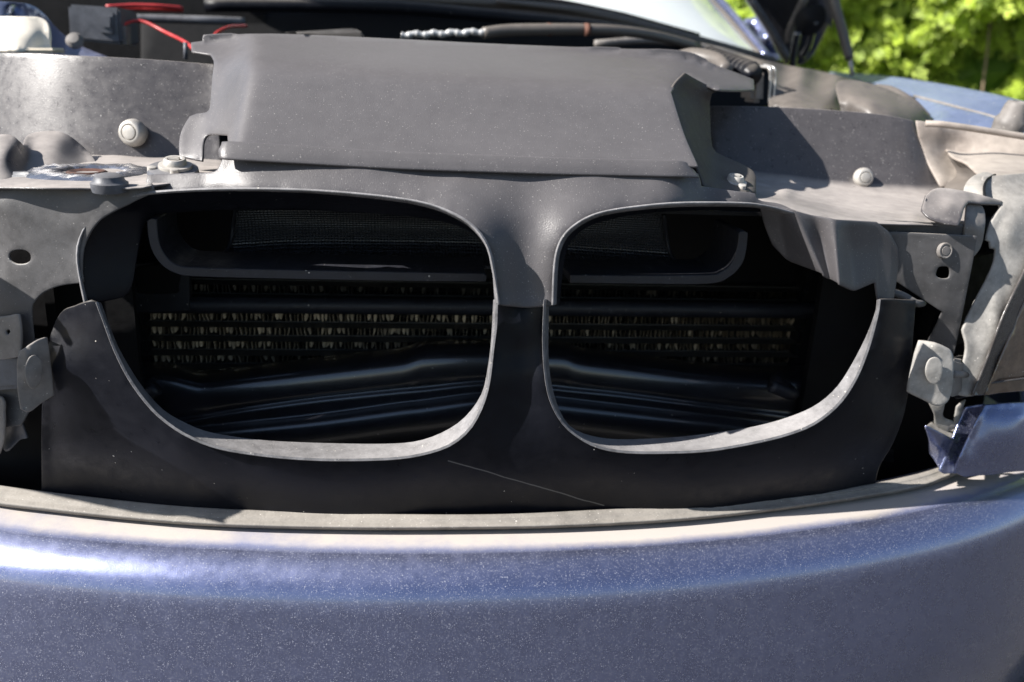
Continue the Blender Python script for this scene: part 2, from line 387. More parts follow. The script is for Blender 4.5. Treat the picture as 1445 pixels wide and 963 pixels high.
M['paint'] = paint('blue_metallic_paint', False); M['wingpaint'] = surf('sky_toned_blue_paint', (0.16, 0.21, 0.36), 0.5, metal=0.6, mottle=0.08, dust=0.35, dust_lo=0.2, dustcol=(0.30, 0.34, 0.42), speck=0.3, coat=0.3, bump=0.05); M['bumperpaint'] = paint('dusty_blue_metallic_paint', True)  # wing paint: pale blue on upward faces paints in the sky's reflection
def ledge_rough(m):
    """caked dust is matt: coat and metal fade where the surface lies flat"""
    t = m.node_tree; b = t.nodes['Principled BSDF']; N = lambda k, **kw: _node(t, k, **kw); L = t.links.new
    ge = N('NewGeometry'); sx = N('SeparateXYZ'); L(ge.outputs['Normal'], sx.inputs[0])
    a = N('MapRange', i_1=0.965, i_2=0.995, i_3=1.0, i_4=0.0); L(sx.outputs[2], a.inputs[0]); L(a.outputs[0], b.inputs['Coat Weight'])
    c = N('MapRange', i_1=0.965, i_2=0.995, i_3=1.0, i_4=0.0); L(sx.outputs[2], c.inputs[0])
    old = b.inputs['Metallic'].links[0].from_socket; mm = N('Math', operation='MULTIPLY'); L(old, mm.inputs[0]); L(c.outputs[0], mm.inputs[1]); L(mm.outputs[0], b.inputs['Metallic'])
ledge_rough(M['bumperpaint'])

# printed duct: layer lines
def duct_mat():
    m, t, b, N = newmat('layered_black_print'); L = t.links.new
    tc = N('TexCoord'); O = tc.outputs['Object']
    wv = N('TexWave', i_Scale=110.0, i_Distortion=1.2, i_Detail=2.0, bands_direction='Z'); L(O, wv.inputs['Vector'])
    wx = N('TexWave', i_Scale=90.0, i_Distortion=2.0, i_Detail=2.0, bands_direction='X'); L(O, wx.inputs['Vector'])
    ad = N('Math', operation='MULTIPLY_ADD', i_1=0.45); L(wx.outputs[0], ad.inputs[0]); L(wv.outputs[0], ad.inputs[2])
    bp = N('Bump', i_Strength=0.8, i_Distance=0.0015); L(ad.outputs[0], bp.inputs['Height']); L(bp.outputs[0], b.inputs['Normal'])
    b.inputs['Base Color'].default_value = (0.030, 0.031, 0.038, 1); b.inputs['Roughness'].default_value = 0.30; b.inputs['Specular IOR Level'].default_value = 0.9
    return m
M['duct'] = duct_mat()
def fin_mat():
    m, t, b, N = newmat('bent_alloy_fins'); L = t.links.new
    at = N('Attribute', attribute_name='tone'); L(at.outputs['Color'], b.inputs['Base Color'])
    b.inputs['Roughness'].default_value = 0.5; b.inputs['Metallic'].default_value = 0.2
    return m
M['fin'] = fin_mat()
def glass_mat():
    m, t, b, N = newmat('glare_white_glass'); L = t.links.new
    b.inputs['Base Color'].default_value = (0.86, 0.90, 0.88, 1); b.inputs['Roughness'].default_value = 0.05  # near-white base stands in for bright sky glare on the glass
    b.inputs['Transmission Weight'].default_value = 0.10; b.inputs['IOR'].default_value = 1.5
    return m
M['glass'] = glass_mat()
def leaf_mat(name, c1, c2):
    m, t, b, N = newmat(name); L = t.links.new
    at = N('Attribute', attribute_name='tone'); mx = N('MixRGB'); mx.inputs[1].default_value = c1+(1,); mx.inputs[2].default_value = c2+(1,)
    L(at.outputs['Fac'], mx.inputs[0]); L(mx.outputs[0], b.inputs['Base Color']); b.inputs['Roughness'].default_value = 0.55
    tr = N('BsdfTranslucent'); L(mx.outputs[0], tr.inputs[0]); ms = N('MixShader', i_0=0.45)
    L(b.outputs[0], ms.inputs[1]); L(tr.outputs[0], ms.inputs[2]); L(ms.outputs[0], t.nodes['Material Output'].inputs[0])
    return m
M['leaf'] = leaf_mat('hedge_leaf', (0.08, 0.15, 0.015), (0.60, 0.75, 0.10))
M['bark'] = surf('pale_bark', (0.20, 0.15, 0.10), 0.85, mottle=0.4, bump=0.4, bscale=80)
M['ground'] = surf('worn_tarmac', (0.060, 0.057, 0.055), 0.9, mottle=0.35, bump=0.6, bscale=120, speck=0.3, speck_scale=90)

# ================================================================== setting
g = 60.0
ground = mesh_obj('driveway', [(-g, -g, 0), (g, -g, 0), (g, g, 0), (-g, g, 0)], [(0, 1, 2, 3)], M['ground']); ground['kind'] = 'structure'

car = empty('car', (0, 0.9, 0))
car['label'] = 'blue metallic car with its bonnet open and front grilles taken out'; car['category'] = 'car'
CAR_INV = Matrix.Translation((0, -0.9, 0))
def lab(o, s): o['label'] = s; return o

# ================================================================== bumper
def zrow(pts, z): return [(p[0], p[1], PZY(p[0], p[1], z)) for p in pts]
def PZY(px, py, z): return float((CAM+ray(px, py)*tZ(px, py, z))[1])
SEALTOP = [(-130, 660), (-60, 674), (0, 685), (100, 698), (230, 712), (360, 720), (480, 724), (600, 726), (720, 725), (850, 719), (960, 712), (1100, 700), (1200, 688), (1290, 670), (1340, 655), (1400, 640)]
SEALBOT = [(-130, 695), (-60, 705), (0, 715), (60, 722), (160, 733), (300, 744), (480, 749), (640, 749), (800, 746), (960, 737), (1100, 722), (1220, 705), (1300, 690), (1345, 674), (1400, 660)]
seal_mid = [(a[0], a[1]*0.45+np.interp(a[0], [p[0] for p in SEALBOT], [p[1] for p in SEALBOT])*0.55) for a in SEALTOP]
ZL = 0.495
_lp = [PT(x, y, tZ(x, y, ZL)) for x, y in SEALBOT[2:]]
_e = [(-0.9, .35), (-0.75, .20), (.85, .31), (.95, .45), (.72, .19)]
_xs = np.array([p[0] for p in _lp]); _ys = np.array([p[1] for p in _lp])
_co = np.polyfit(np.r_[_xs, [-.9, -.75, -.62, .70, .85, .95]], np.r_[_ys, [.40, .215, .115, .185, .32, .46]], 6, w=np.r_[np.ones(len(_xs))*4, np.ones(6)])
def ly(X): return np.polyval(_co, X)
def bumper():
    xs = np.linspace(-0.92, 0.92, 150)
    # profile: (forward offset from the seal line, z)
    prof = [(0.035, -.002), (0.0, 0.0), (-0.016, 0.0001), (-0.030, -.0010), (-0.043, -.0042), (-0.0545, -.0102), (-0.0635, -.0185), (-0.0698, -.0285), (-0.0738, -.0405),
            (-0.0765, -.056), (-0.081, -.088), (-0.086, -.126), (-0.091, -.18), (-0.090, -.24), (-0.080, -.30), (-0.04, -.34)]
    prof = [(a, ZL+b) for a, b in prof]
    P = cr(np.array(prof), 5); V = []; F = []
    for x in xs:
        d = np.polyval(np.polyder(_co), x); n = np.array([d, -1.0]); n /= np.linalg.norm(n)
        for o_, z in P: V.append((x+n[0]*-o_, ly(x)+n[1]*-o_, z))
    m = len(P); F = [(i*m+j, (i+1)*m+j, (i+1)*m+j+1, i*m+j+1) for i in range(len(xs)-1) for j in range(m-1)]
    v, f = thicken(np.array(V), F, 0.004, np.array([0, -3.0, 2.0]))
    return mesh_obj('bumper', v, f, M['bumperpaint'], car)
bump_o = bumper()
def seal():
    # rubber strip: top lip, step and foot
    rows = [[(p[0], p[1]+4, PZY(p[0], p[1]+4, ZL+.011)+0.012) for p in SEALTOP],
            [(p[0], p[1], PZY(p[0], p[1], ZL+.0145)) for p in SEALTOP],
            [(p[0], p[1]+5, PZY(p[0], p[1]+5, ZL+.0145)) for p in SEALTOP],
            [(p[0], p[1]-4, PZY(p[0], p[1]-4, ZL+.0132)) for p in seal_mid],
            [(p[0], p[1], PZY(p[0], p[1], ZL+.0118)) for p in seal_mid],
            [(p[0], p[1]-4, PZY(p[0], p[1]-4, ZL+.0100)) for p in SEALBOT],
            [(p[0], p[1], PZY(p[0], p[1], ZL)) for p in SEALBOT]]
    return band('bumper_seal', rows, M['rubber'], bump_o, n=120, sub=4, th=0.0025)
seal()

# ================================================================== lower grille panel
def npt(px, py, dy): return (px, py, nose(px)+dy)
LK = [(135, 428), (145, 455), (160, 495), (180, 535), (205, 570), (230, 595), (265, 618), (310, 635), (380, 646), (450, 651), (520, 651), (570, 648), (610, 640), (640, 628), (665, 606), (682, 575), (692, 540), (698, 490), (702, 460), (703, 424)]
LKi = [(143, 428), (153, 455), (167, 490), (190, 530), (210, 557), (235, 582), (275, 603), (310, 613), (380, 622), (480, 626), (560, 626), (600, 620), (635, 605), (660, 585), (680, 555), (688, 520), (693, 480), (696, 424)]
RK = [(767, 424), (765, 480), (768, 530), (775, 565), (790, 595), (810, 615), (840, 632), (880, 640), (940, 641), (1000, 638), (1060, 628), (1110, 616), (1150, 600), (1185, 572), (1210, 535), (1228, 490), (1240, 445), (1243, 424)]
RKi = [(775, 424), (774, 500), (779, 545), (790, 580), (805, 602), (830, 614), (870, 620), (940, 618), (1000, 612), (1060, 603), (1110, 590), (1150, 573), (1180, 548), (1202, 515), (1222, 475), (1235, 440), (1237, 424)]
c = 1
lp_out = [(110, 432, c), (84, 446), (66, 500), (60, 580), (60, 700, c), (230, 724), (360, 732), (600, 737), (850, 730), (1100, 711), (1232, 696, c), (1240, 660), (1262, 620), (1280, 560), (1292, 425, c), (1243, 424, c)] + \
    [p for p in RK[::-1]][1:-1] + [(767, 424, c), (766, 408, c), (704, 408, c), (703, 424, c)] + [p for p in LK[::-1]][1:-1] + [(135, 428, c), (128, 426, c)]
lp_ctrl = [npt(*a) for a in ((72, 440, .045), (98, 446, .030), (64, 600, .045), (60, 700, .054), (95, 520, .012), (90, 620, .031), (130, 690, .046), (135, 428, .012), (160, 495, .008), (205, 570, .004), (265, 618, .0), (380, 646, -.001), (520, 651, -.001), (610, 640, -.002), (665, 606, -.002),
    (692, 540, -.001), (703, 424, .012), (703, 408, .016), (735, 408, .032), (735, 424, .030), (735, 500, .018), (735, 560, .011), (735, 600, .006), (735, 660, .008), (767, 424, .012), (767, 408, .016), (768, 530, -.001), (790, 595, -.002), (840, 632, -.001), (940, 641, -.001), (1060, 628, 0),
    (1150, 600, .004), (1210, 535, .008), (1243, 424, .012), (1292, 425, .05), (1280, 560, .05), (1232, 694, .06), (1180, 660, .025), (1100, 711, .034), (850, 730, .034), (720, 735, .034), (600, 737, .034), (360, 732, .035), (230, 724, .037), (130, 640, .028), (130, 540, .014), (1262, 500, .022), (1240, 600, .02))]
lgp = lab(sheet('lower_grille_panel', lp_out, lp_ctrl, M['panelplastic'], car, th=0.003), 'satin black lower grille panel with two open lower halves of grille holes')
def rim(front, inner, dback, name='opening_rim', par=None, mat='rim', lip=4.0, cen=None, proud=-.003, d0=0.0):
    n = 60
    f = resample(cr(front, 8), n); i = resample(cr(inner, 8), n)
    d = f-i; L = np.linalg.norm(d, axis=1, keepdims=True)
    s = np.linspace(0, 1, n); back = np.array([dback(t) for t in s])
    nn = np.array([nose(x) for x in f[:, 0]])
    frac = np.clip(lip/np.maximum(L[:, 0], 1e-3), 0.1, 0.5)
    rows = [[(f[k, 0], f[k, 1], nn[k]+d0+.002) for k in range(n)],
            [(f[k, 0]-d[k, 0]*frac[k]*.15, f[k, 1]-d[k, 1]*frac[k]*.15, nn[k]+d0+proud) for k in range(n)],
            [(f[k, 0]-d[k, 0]*frac[k], f[k, 1]-d[k, 1]*frac[k], nn[k]+d0+proud+.0006) for k in range(n)],
            [(f[k, 0]-d[k, 0]*min(1, frac[k]*1.25), f[k, 1]-d[k, 1]*min(1, frac[k]*1.25), nn[k]+d0+.003) for k in range(n)],
            [(i[k, 0], i[k, 1], nn[k]+d0+back[k]) for k in range(n)]]
    R = np.array([[PY(*p) for p in r] for r in rows])
    # rows joined straight, not splined, so that the lip keeps its edge
    V = R.reshape(-1, 3); F = [(a*n+b, a*n+b+1, (a+1)*n+b+1, (a+1)*n+b) for a in range(4) for b in range(n-1)]
    v, fc = thicken(V, F, 0.002)
    o = mesh_obj(name, v, fc, M[mat], par); autosmooth(o, 50); return o
rim(LK, LKi, lambda t: 0.012+0.03*math.exp(-((t-0.5)/0.22)**2), par=lgp)
rim(RK, RKi, lambda t: 0.010+0.03*math.exp(-((t-0.5)/0.22)**2), par=lgp)

# ================================================================== upper grille panel
UL = [(118, 428), (112, 400), (107, 370), (108, 345), (118, 320), (135, 300), (160, 285), (185, 277), (215, 271), (300, 266), (400, 266), (480, 270), (560, 278), (610, 288), (650, 305), (675, 325), (690, 350), (697, 380), (703, 410), (706, 429)]
ULi = [(152, 424), (176, 417), (186, 400), (191, 370), (198, 335), (206, 312), (222, 303), (250, 300), (300, 297), (400, 296), (480, 299), (560, 304), (620, 312), (660, 325), (683, 345), (691, 365), (695, 390), (697, 427)]
UR = [(778, 430), (780, 380), (785, 350), (797, 328), (820, 310), (850, 298), (900, 290), (960, 285), (1040, 285), (1080, 289), (1124, 300)]
URi = [(790, 429), (794, 385), (800, 352), (812, 333), (830, 320), (850, 313), (890, 304), (940, 299), (1000, 297), (1075, 300), (1112, 312)]
up_out = [(206, 272, c), (209, 248, c), (260, 246), (300, 244), (311, 234), (316, 221, c), (330, 223), (420, 227), (560, 235), (700, 240), (800, 242.5), (950, 245), (985, 246, c), (990, 264, c), (1030, 270), (1065, 274, c), (1072, 284), (1100, 289), (1124, 300, c)] + \
    [p for p in UR[::-1]][1:-1] + [(778, 430, c), (742, 432), (706, 429, c)] + [p for p in UL[::-1]][1:11]
up_ctrl = [npt(*a) for a in ((206, 272, .035), (209, 248, .075), (300, 244, .075), (260, 262, .05), (316, 222, .062), (400, 222, .060), (560, 228, .059), (735, 234, .059), (900, 238, .059), (985, 241, .061), (600, 232, .066), (640, 236, .066), (680, 238, .066), (650, 243, .0515), (735, 247, .0515), (870, 248.5, .0515), (330, 226, .0525), (420, 231, .0515), (560, 239.5, .0510), (700, 245, .0510), (800, 247.5, .0510), (950, 250, .0515), (1065, 274, .085), (1030, 272, .08), (990, 266, .08),
    (400, 266, .026), (300, 266, .028), (480, 270, .024), (560, 278, .018), (610, 288, .012), (650, 305, .006), (675, 325, .002), (690, 350, -.002), (690, 350, -.005), (697, 380, -.007), (703, 410, -.007), (706, 429, -.007),
    (778, 430, -.006), (780, 380, -.004), (785, 350, 0), (797, 328, .003), (820, 310, .008), (850, 298, .014), (900, 290, .02), (960, 285, .026), (1040, 285, .03), (1124, 300, .05),
    (740, 430, .016), (722, 430, .014), (760, 430, .014), (740, 380, .021), (718, 380, .018), (760, 380, .017), (738, 345, .025), (712, 345, .020), (764, 345, .02), (735, 300, .030), (735, 272, .043), (560, 259, .038), (900, 268, .040), (400, 249, .040), (330, 250, .043))]
ugp = lab(sheet('upper_grille_panel', up_out, up_ctrl, M['plastic'], car, th=0.003, sm=20), 'faded black upper grille panel arching over both grille openings')
def lip_up(front, inner, backs, d0s, par, w=0.16):
    n = 70
    f = resample(cr(front, 8), n); i = resample(cr(inner, 8), n); s = np.linspace(0, 1, n)
    bk = np.interp(s, np.linspace(0, 1, len(backs)), backs); d0 = np.interp(s, np.linspace(0, 1, len(d0s)), d0s)
    nn = np.array([nose(x) for x in f[:, 0]]); d = i-f
    L = np.linalg.norm(d, axis=1)
    a = np.minimum(5.0/L, .6)
    rows = []
    for u, dy in ((-0.0, .003), (0.15, -.0025), (0.55, -.0035), (1.0, 0.0), (1.5, .006)):
        rows.append([(f[k, 0]+d[k, 0]*a[k]*u, f[k, 1]+d[k, 1]*a[k]*u, nn[k]+d0[k]+dy) for k in range(n)])
    rim_o = np.array([[PY(*p) for p in r] for r in rows])
    V = rim_o.reshape(-1, 3); m = len(rows); F = [(p*n+b, p*n+b+1, (p+1)*n+b+1, (p+1)*n+b) for p in range(m-1) for b in range(n-1)]
    v, fc = thicken(V, F, 0.002); ro = mesh_obj('opening_rim', v, fc, M['rim'], par)
    rows = [[(f[k, 0]+d[k, 0]*a[k]*.9, f[k, 1]+d[k, 1]*a[k]*.9, nn[k]+d0[k]+.003) for k in range(n)],
            [(f[k, 0]+d[k, 0]*.6, f[k, 1]+d[k, 1]*.6, nn[k]+d0[k]+bk[k]*.65) for k in range(n)],
            [(i[k, 0], i[k, 1], nn[k]+d0[k]+bk[k]) for k in range(n)]]
    G = np.array([[PY(*p) for p in r] for r in rows]); G = np.array([cr(G[:, j], 4) for j in range(n)]).transpose(1, 0, 2)
    m = len(G); V = G.reshape(-1, 3); F = [(p*n+b, p*n+b+1, (p+1)*n+b+1, (p+1)*n+b) for p in range(m-1) for b in range(n-1)]
    v, fc = thicken(V, F, 0.002); mesh_obj('opening_flange', v, fc, M['panelplastic'], par)
lip_up(UL, ULi, [.012, .02, .03, .035, .035, .04, .04, .04, .03, .018], [.03, .035, .04, .035, .028, .026, .022, .016, .0, -.006], ugp)
lip_up(UR, URi, [.014, .02, .03, .035, .04, .04, .03], [-.006, .0, .010, .02, .028, .032, .05], ugp)
# ear with its bolt hole, dark disc of the hole is the void behind
# crumpled right-hand ear of the panel
def folded(name, cols, mat, parent, th=.0025, nu=9, nv=14, soft=2):
    """sheet folded along the columns: straight across, splined down each fold, fold radius softened"""
    C = np.array([resample(cr([PY(p[0], p[1], nose(p[0])+p[2]) for p in c_], 6), nv) for c_ in cols])
    rows = []
    for a in range(len(C)-1):
        for k in range(nu): rows.append(C[a]*(1-k/nu)+C[a+1]*k/nu)
    rows.append(C[-1]); G = np.array(rows)
    for _ in range(soft): H = G.copy(); H[1:-1] = G[1:-1]*.5+(G[:-2]+G[2:])*.25; G = H
    m, n = G.shape[:2]; F = [(a*n+b, a*n+b+1, (a+1)*n+b+1, (a+1)*n+b) for a in range(m-1) for b in range(n-1)]
    v, f = thicken(G.reshape(-1, 3), F, th); return mesh_obj(name, v, f, M[mat] if isinstance(mat, str) else mat, parent)
ear = folded('crumpled_flange', [[(1074, 293, .052), (1080, 318, .072), (1090, 346, .084)], [(1100, 295, .054), (1104, 330, .074), (1112, 368, .080)], [(1122, 299, .046), (1140, 342, .040), (1161, 386, .034)],
    [(1150, 307, .046), (1160, 342, .049), (1171, 393, .038)], [(1177, 311, .034), (1180, 352, .026), (1184, 400, .018)], [(1200, 313, .040), (1200, 355, .043), (1206, 410, .034)], [(1236, 315, .046), (1238, 350, .046), (1236, 397, .040)], [(1237, 315, .046), (1239, 350, .046), (1240, 425, .038)], [(1256, 330, .048), (1258, 370, .047), (1252, 429, .038)], [(1267, 352, .049), (1267, 380, .049), (1261, 424, .042)]], 'plastic', ugp)
lab(ear, 'crumpled bent flange at the right end of the upper grille panel')

# ================================================================== radiator cover
cv_out = [(271, 60, c), (286, 58, c), (288, 51, c), (320, 49), (400, 48), (560, 55), (700, 62), (850, 68), (930, 71), (975, 76), (1010, 92), (1040, 103), (1063, 112, c), (1064, 126, c), (1040, 127), (1012, 126, c), (988, 116), (967, 104, c), (955, 116), (946, 130, c), (965, 190), (984, 234, c), (900, 230), (600, 222), (400, 212), (322, 206, c),
    (321, 189, c), (300, 188), (290, 191), (285, 203), (284, 226, c), (254, 219, c), (254, 200), (258, 183), (268, 165, c), (278, 161), (289, 160), (295, 155), (297, 146), (300, 110), (303, 86), (298, 76, c), (272, 72, c)]
def sp(x): return np.logaddexp(0, x)
def cover_Y(P):
    """depth of the cover: sloping face, rounded crest, flanks folded back at the left"""
    x, y = P[:, 0], P[:, 1]
    yb = 200+(x-322)*26/642; yt = 88+(x-346)*36/598; v = (yb-y)/(yb-yt)
    Y = .066+.080*v+.0022*np.sin(np.clip(v, 0, 1)*math.pi)*0 + .42*sp(14*(v-1.02))/14
    xe = 352-np.clip(y-88, -20, 120)*24/112; d = xe-x
    e = .0036*sp(d/5)*5; e = .115*np.tanh(e/.115); Y += e
    d2 = x-952; top = np.clip((v-.93)/.1, 0, 1); Y += .0010*sp(d2/8)*8*top
    return np.minimum(Y, .36)
cover = lab(sheet('radiator_cover', cv_out, cover_Y, M['plastic'], car, th=0.003, step=6), 'faded black plastic cover over the radiator, dusty and speckled')
sheet('cover_side', [(967, 104, c), (988, 116), (1012, 126, c), (1005, 131), (1002, 142), (1002, 165), (1005, 205), (1012, 216, c), (1058, 238), (1066, 249, c), (1066, 274, c), (1030, 270, c), (994, 262, c), (984, 234, c), (965, 190), (946, 130, c), (955, 116)],
    [(967, 105, .182), (1012, 126, .225), (988, 118, .215), (946, 130, .160), (956, 160, .130), (965, 190, .103), (975, 213, .085), (984, 234, .070), (1002, 145, .255), (1002, 175, .24), (1005, 205, .225), (1012, 216, .215), (975, 135, .212), (985, 180, .195), (992, 215, .165), (1058, 239, .165), (1066, 250, .150), (1066, 273, .105), (1030, 269, .095), (994, 261, .082), (1000, 235, .150), (1030, 240, .155)], M['mattplastic'], cover, th=.003, step=5, sm=5)
_bv = BVHTree.FromPolygons([v.co for v in cover.data.vertices], [p.vertices for p in cover.data.polygons])
def on_cover(px, py, off):
    """Y of the cover's surface under a point, off metres proud of it"""
    h = _bv.ray_cast(Vector(CAM), Vector(ray(px, py)).normalized())[0]; return h.y-off
_tx = [(322, 200.5), (420, 206), (560, 214.5), (700, 220), (800, 223.5), (900, 226), (958, 227.5)]
_dx = np.linspace(322, 958, 60); _dyy = np.interp(_dx, [p[0] for p in _tx], [p[1] for p in _tx])
_h = np.array([min(on_cover(x, y+q, 0) for q in (-1, 0, 2, 4)) for x, y in zip(_dx, _dyy)]); _pf = np.polyfit(_dx, _h, 2)
_of = (np.polyval(_pf, _dx)-_h).max()+.0012
_ty = [float(np.polyval(_pf, x)-_of) for x, y in _tx]
_r0 = [(x, y, a) for (x, y), a in zip(_tx, _ty)]; _dy = np.interp([p[0] for p in _tx], [322, 420, 958], [23, 23, 20.5])
lab(band('cover_lip', [[(313, 205, _ty[0]+.006)]+_r0+[(972, 231, _ty[-1]+.006)],
    [(308, 212, _ty[0]+.001)]+[(x, y+d*.5, a-.0055) for (x, y, a), d in zip(_r0, _dy)]+[(980, 241, _ty[-1]+.001)],
    [(309, 222, _ty[0]-.004)]+[(x, y+d, a-.0095) for (x, y, a), d in zip(_r0, _dy)]+[(986, 249, _ty[-1]-.002)]], M['plastic'], cover, n=80, sub=4, th=.0025), 'thick lower lip of the radiator cover')

# ================================================================== left inner wall and tray
lwall = lab(sheet('inner_panel', [(-90, 78, c), (-40, 76), (40, 76), (100, 79), (200, 84), (304, 92, c), (306, 160), (312, 240, c), (200, 238), (-90, 238, c)],
    [(-90, 78, .47), (0, 80, .395), (60, 80, .362), (120, 82, .349), (200, 87, .345), (304, 94, .344), (-90, 140, .445), (0, 142, .375), (60, 142, .344), (120, 144, .332), (200, 148, .328), (304, 152, .327), (-90, 235, .42), (0, 235, .345), (60, 235, .318), (120, 235, .306), (200, 235, .302), (312, 238, .300)],
    M['wall'], car, th=0.002, step=7, sm=14), 'curved dusty inner panel beside the cover at the left')
ltray = lab(sheet('tray', [(-90, 214, c), (0, 214), (100, 214), (170, 217), (230, 221), (312, 226, c), (312, 250, c), (260, 256, c), (212, 262, c), (190, 265), (100, 265), (0, 264), (-90, 264, c)],
    [(-90, 214, .40), (0, 216, .335), (100, 216, .300), (170, 219, .296), (230, 223, .293), (312, 228, .290), (0, 226, .27), (100, 225, .268), (170, 227, .268), (230, 230, .262), (312, 234, .25), (60, 246, .145), (130, 242, .180), (200, 241, .190), (260, 247, .13), (312, 248, .095), (0, 264, .075), (100, 264, .062), (190, 264, .052), (212, 262, .05), (-90, 264, .10), (-90, 246, .17)],
    M['wall'], lwall, th=.002, step=6, sm=6), 'tray at the foot of the left inner panel')
hump = sheet('tray_bulge', [(-90, 200, c), (-40, 193), (0, 190), (16, 191), (26, 198), (34, 206, c), (36, 196), (46, 188), (70, 185), (88, 187), (104, 196), (120, 210), (132, 224), (138, 238, c), (110, 241), (60, 250), (34, 254), (20, 257), (-90, 258, c)],
    [(-90, 200, .25), (0, 192, .225), (18, 194, .222), (0, 204, .175), (20, 206, .175), (30, 212, .20), (0, 255, .118), (20, 255, .122), (30, 250, .150), (36, 206, .235), (40, 230, .205), (48, 189, .285), (70, 187, .290), (88, 190, .288), (58, 200, .245), (80, 202, .248), (104, 212, .262), (120, 212, .285), (60, 246, .165), (90, 240, .195), (130, 236, .235), (-90, 256, .15)], M['wall'], lwall, th=.002, step=5, sm=5)
def bolt(pos, axis, r, par, cupped=True, name='bolt'):
    prof = [(r*.75, -0.012), (r*.8, 0), (r, 0.001), (r*1.03, r*.25), (r*.98, r*.55), (r*.88, r*.78), (r*.72, r*.88), (r*.62, r*.88), (r*.56, r*.80), (r*.54, r*.80), (r*.50, r*.92), (r*.35, r*.96)]
    return lathe(name, prof, pos, axis, M['bolt'], par)
def at(px, py, Y): return PY(px, py, Y)
bolt(at(191, 188, .312), (-.25, -.9, .12), .0155, lwall)
# oval rusty opening with crumpled foil in the tray
def foil():
    cen = at(132, 246, .165); V = []; F = []; seg = 64; rad = [0.30, 0.42, 0.50, 0.62, 0.76, 0.88, 1.0, 1.05]
    hh = [-.010, -.006, .0, .0015, .0015, .001, -.001, -.004]
    for k, r in enumerate(rad):
        for a in range(seg):
            t = 2*math.pi*a/seg; j = 1+rng.normal(0, .02)*(1 if k in (2, 3, 4, 5) else .3)
            V.append(cen+np.array([.060*r*math.cos(t)*j, .062*r*math.sin(t)*j, hh[k]+.0035+rng.normal(0, .0007)*(k < 6)]))
    for k in range(len(rad)-1):
        for a in range(seg): F.append((k*seg+a, k*seg+(a+1) % seg, (k+1)*seg+(a+1) % seg, (k+1)*seg+a))
    o = mesh_obj('crumpled_collar', V, F, M['foil'], lwall)
    lab(o, 'shiny crumpled metal collar round a rusty hole in the tray')
    lathe('rusty_cup', [(.020, 0.002), (.0195, .008), (.017, .0095), (.010, .0075), (.003, .007)], cen+np.array([-.006, 0, -.006]), (0, 0, 1), M['rust'], o)
foil()
lathe('screw', [(.015, -.004), (.016, 0), (.016, .004), (.0135, .0058), (.012, .010), (.009, .0115), (.002, .0115)], at(155, 264, .062), (0, -.05, 1), M['box'], lwall)
hexa('plastic_tab', [at(13, 243, .135), at(46, 244, .13), at(50, 257, .125), at(12, 257, .13), at(16, 240, .17), at(40, 241, .17), at(47, 250, .17), at(14, 250, .17)], M['box'], lwall, .003)

# front bracket, left
lb_out = [(-90, 263, c), (0, 263), (100, 264), (190, 264), (212, 260, c), (214, 270), (185, 285), (140, 310), (118, 345), (114, 380), (116, 398, c), (85, 402), (62, 411), (48, 424), (43, 440), (47, 490, c), (50, 560, c), (28, 600, c), (-90, 610, c)]
lb_ctrl = [npt(*a) for a in ((-90, 263, .085), (0, 263, .042), (100, 264, .040), (190, 264, .038), (212, 260, .04), (-90, 282, .075), (0, 281, .030), (125, 288, .030), (60, 330, .034), (110, 340, .036), (60, 400, .036), (0, 400, .038), (-90, 400, .10), (45, 480, .042), (0, 480, .045), (0, 600, .05), (-90, 610, .11), (45, 560, .055))]
lbr = lab(sheet('front_bracket', lb_out, lb_ctrl, M['bracket'], car, th=0.0025, holes=[[(20, 352), (34, 352), (43, 358), (44, 368), (36, 374), (22, 374), (12, 367), (12, 357)]], step=6), 'grey steel front bracket with one oval slot at the left end')
sheet('mounting_plate', [(-70, 452, c), (0, 449), (25, 445, c), (28, 470), (27, 502, c), (0, 506), (-70, 510, c)], [npt(*a) for a in ((-70, 452, .07), (25, 445, .026), (27, 502, .026), (-70, 510, .07), (0, 480, .034))], M['tab'], lbr, holes=[[(6, 468), (11, 463), (15, 469), (10, 475)]], step=5)
hexa('bracket_arm', [at(-60, 503, .10), at(30, 500, .075), at(30, 548, .075), at(-60, 556, .10), at(-60, 503, .16), at(30, 500, .12), at(30, 548, .12), at(-60, 556, .16)], M['box'], lbr, .004)
lt = sheet('clip_tab', [(27, 497, c), (40, 490), (56, 481), (66, 478, c), (71, 518), (75, 558, c), (60, 567), (44, 579), (38, 581, c), (31, 577, c), (26, 545), (25, 520)],
    [npt(*a) for a in ((27, 497, .006), (50, 485, .008), (66, 478, .018), (71, 518, .020), (75, 558, .022), (44, 579, .006), (30, 575, .002), (25, 530, .004), (38, 530, -.001), (36, 500, .0))], M['tab'], lbr, th=.0028, step=4, sm=1)
lab(lt, 'dusty bent steel tab with a flattened round rivet at the left')
sheet('rivet', [(37, 522), (42, 507), (50, 503), (57, 510), (59, 525), (56, 540), (47, 548), (40, 540)], [npt(*a) for a in ((37, 522, -.007), (50, 503, .000), (59, 525, .004), (47, 548, -.002), (48, 525, -.005))], M['tab'], lt, th=.002, step=3)
sheet('clip_tab_return', [(46, 479, c), (66, 478, c), (56, 484), (46, 489, c)], [npt(*a) for a in ((46, 479, .05), (66, 478, .020), (56, 484, .03), (46, 489, .04))], M['tab'], lt, th=.0015, step=3)
sheet('rubber_flap', [(8, 562, c), (20, 566), (31, 572, c), (27, 590), (36, 618, c), (24, 621), (10, 635, c), (5, 632), (9, 600)], [npt(*a) for a in ((8, 562, .08), (31, 572, .06), (36, 618, .07), (10, 635, .06), (18, 600, .055), (5, 600, .09))], M['box'], lbr, th=.003, step=4, bumps=((20, 588, 6, 8, .012),))
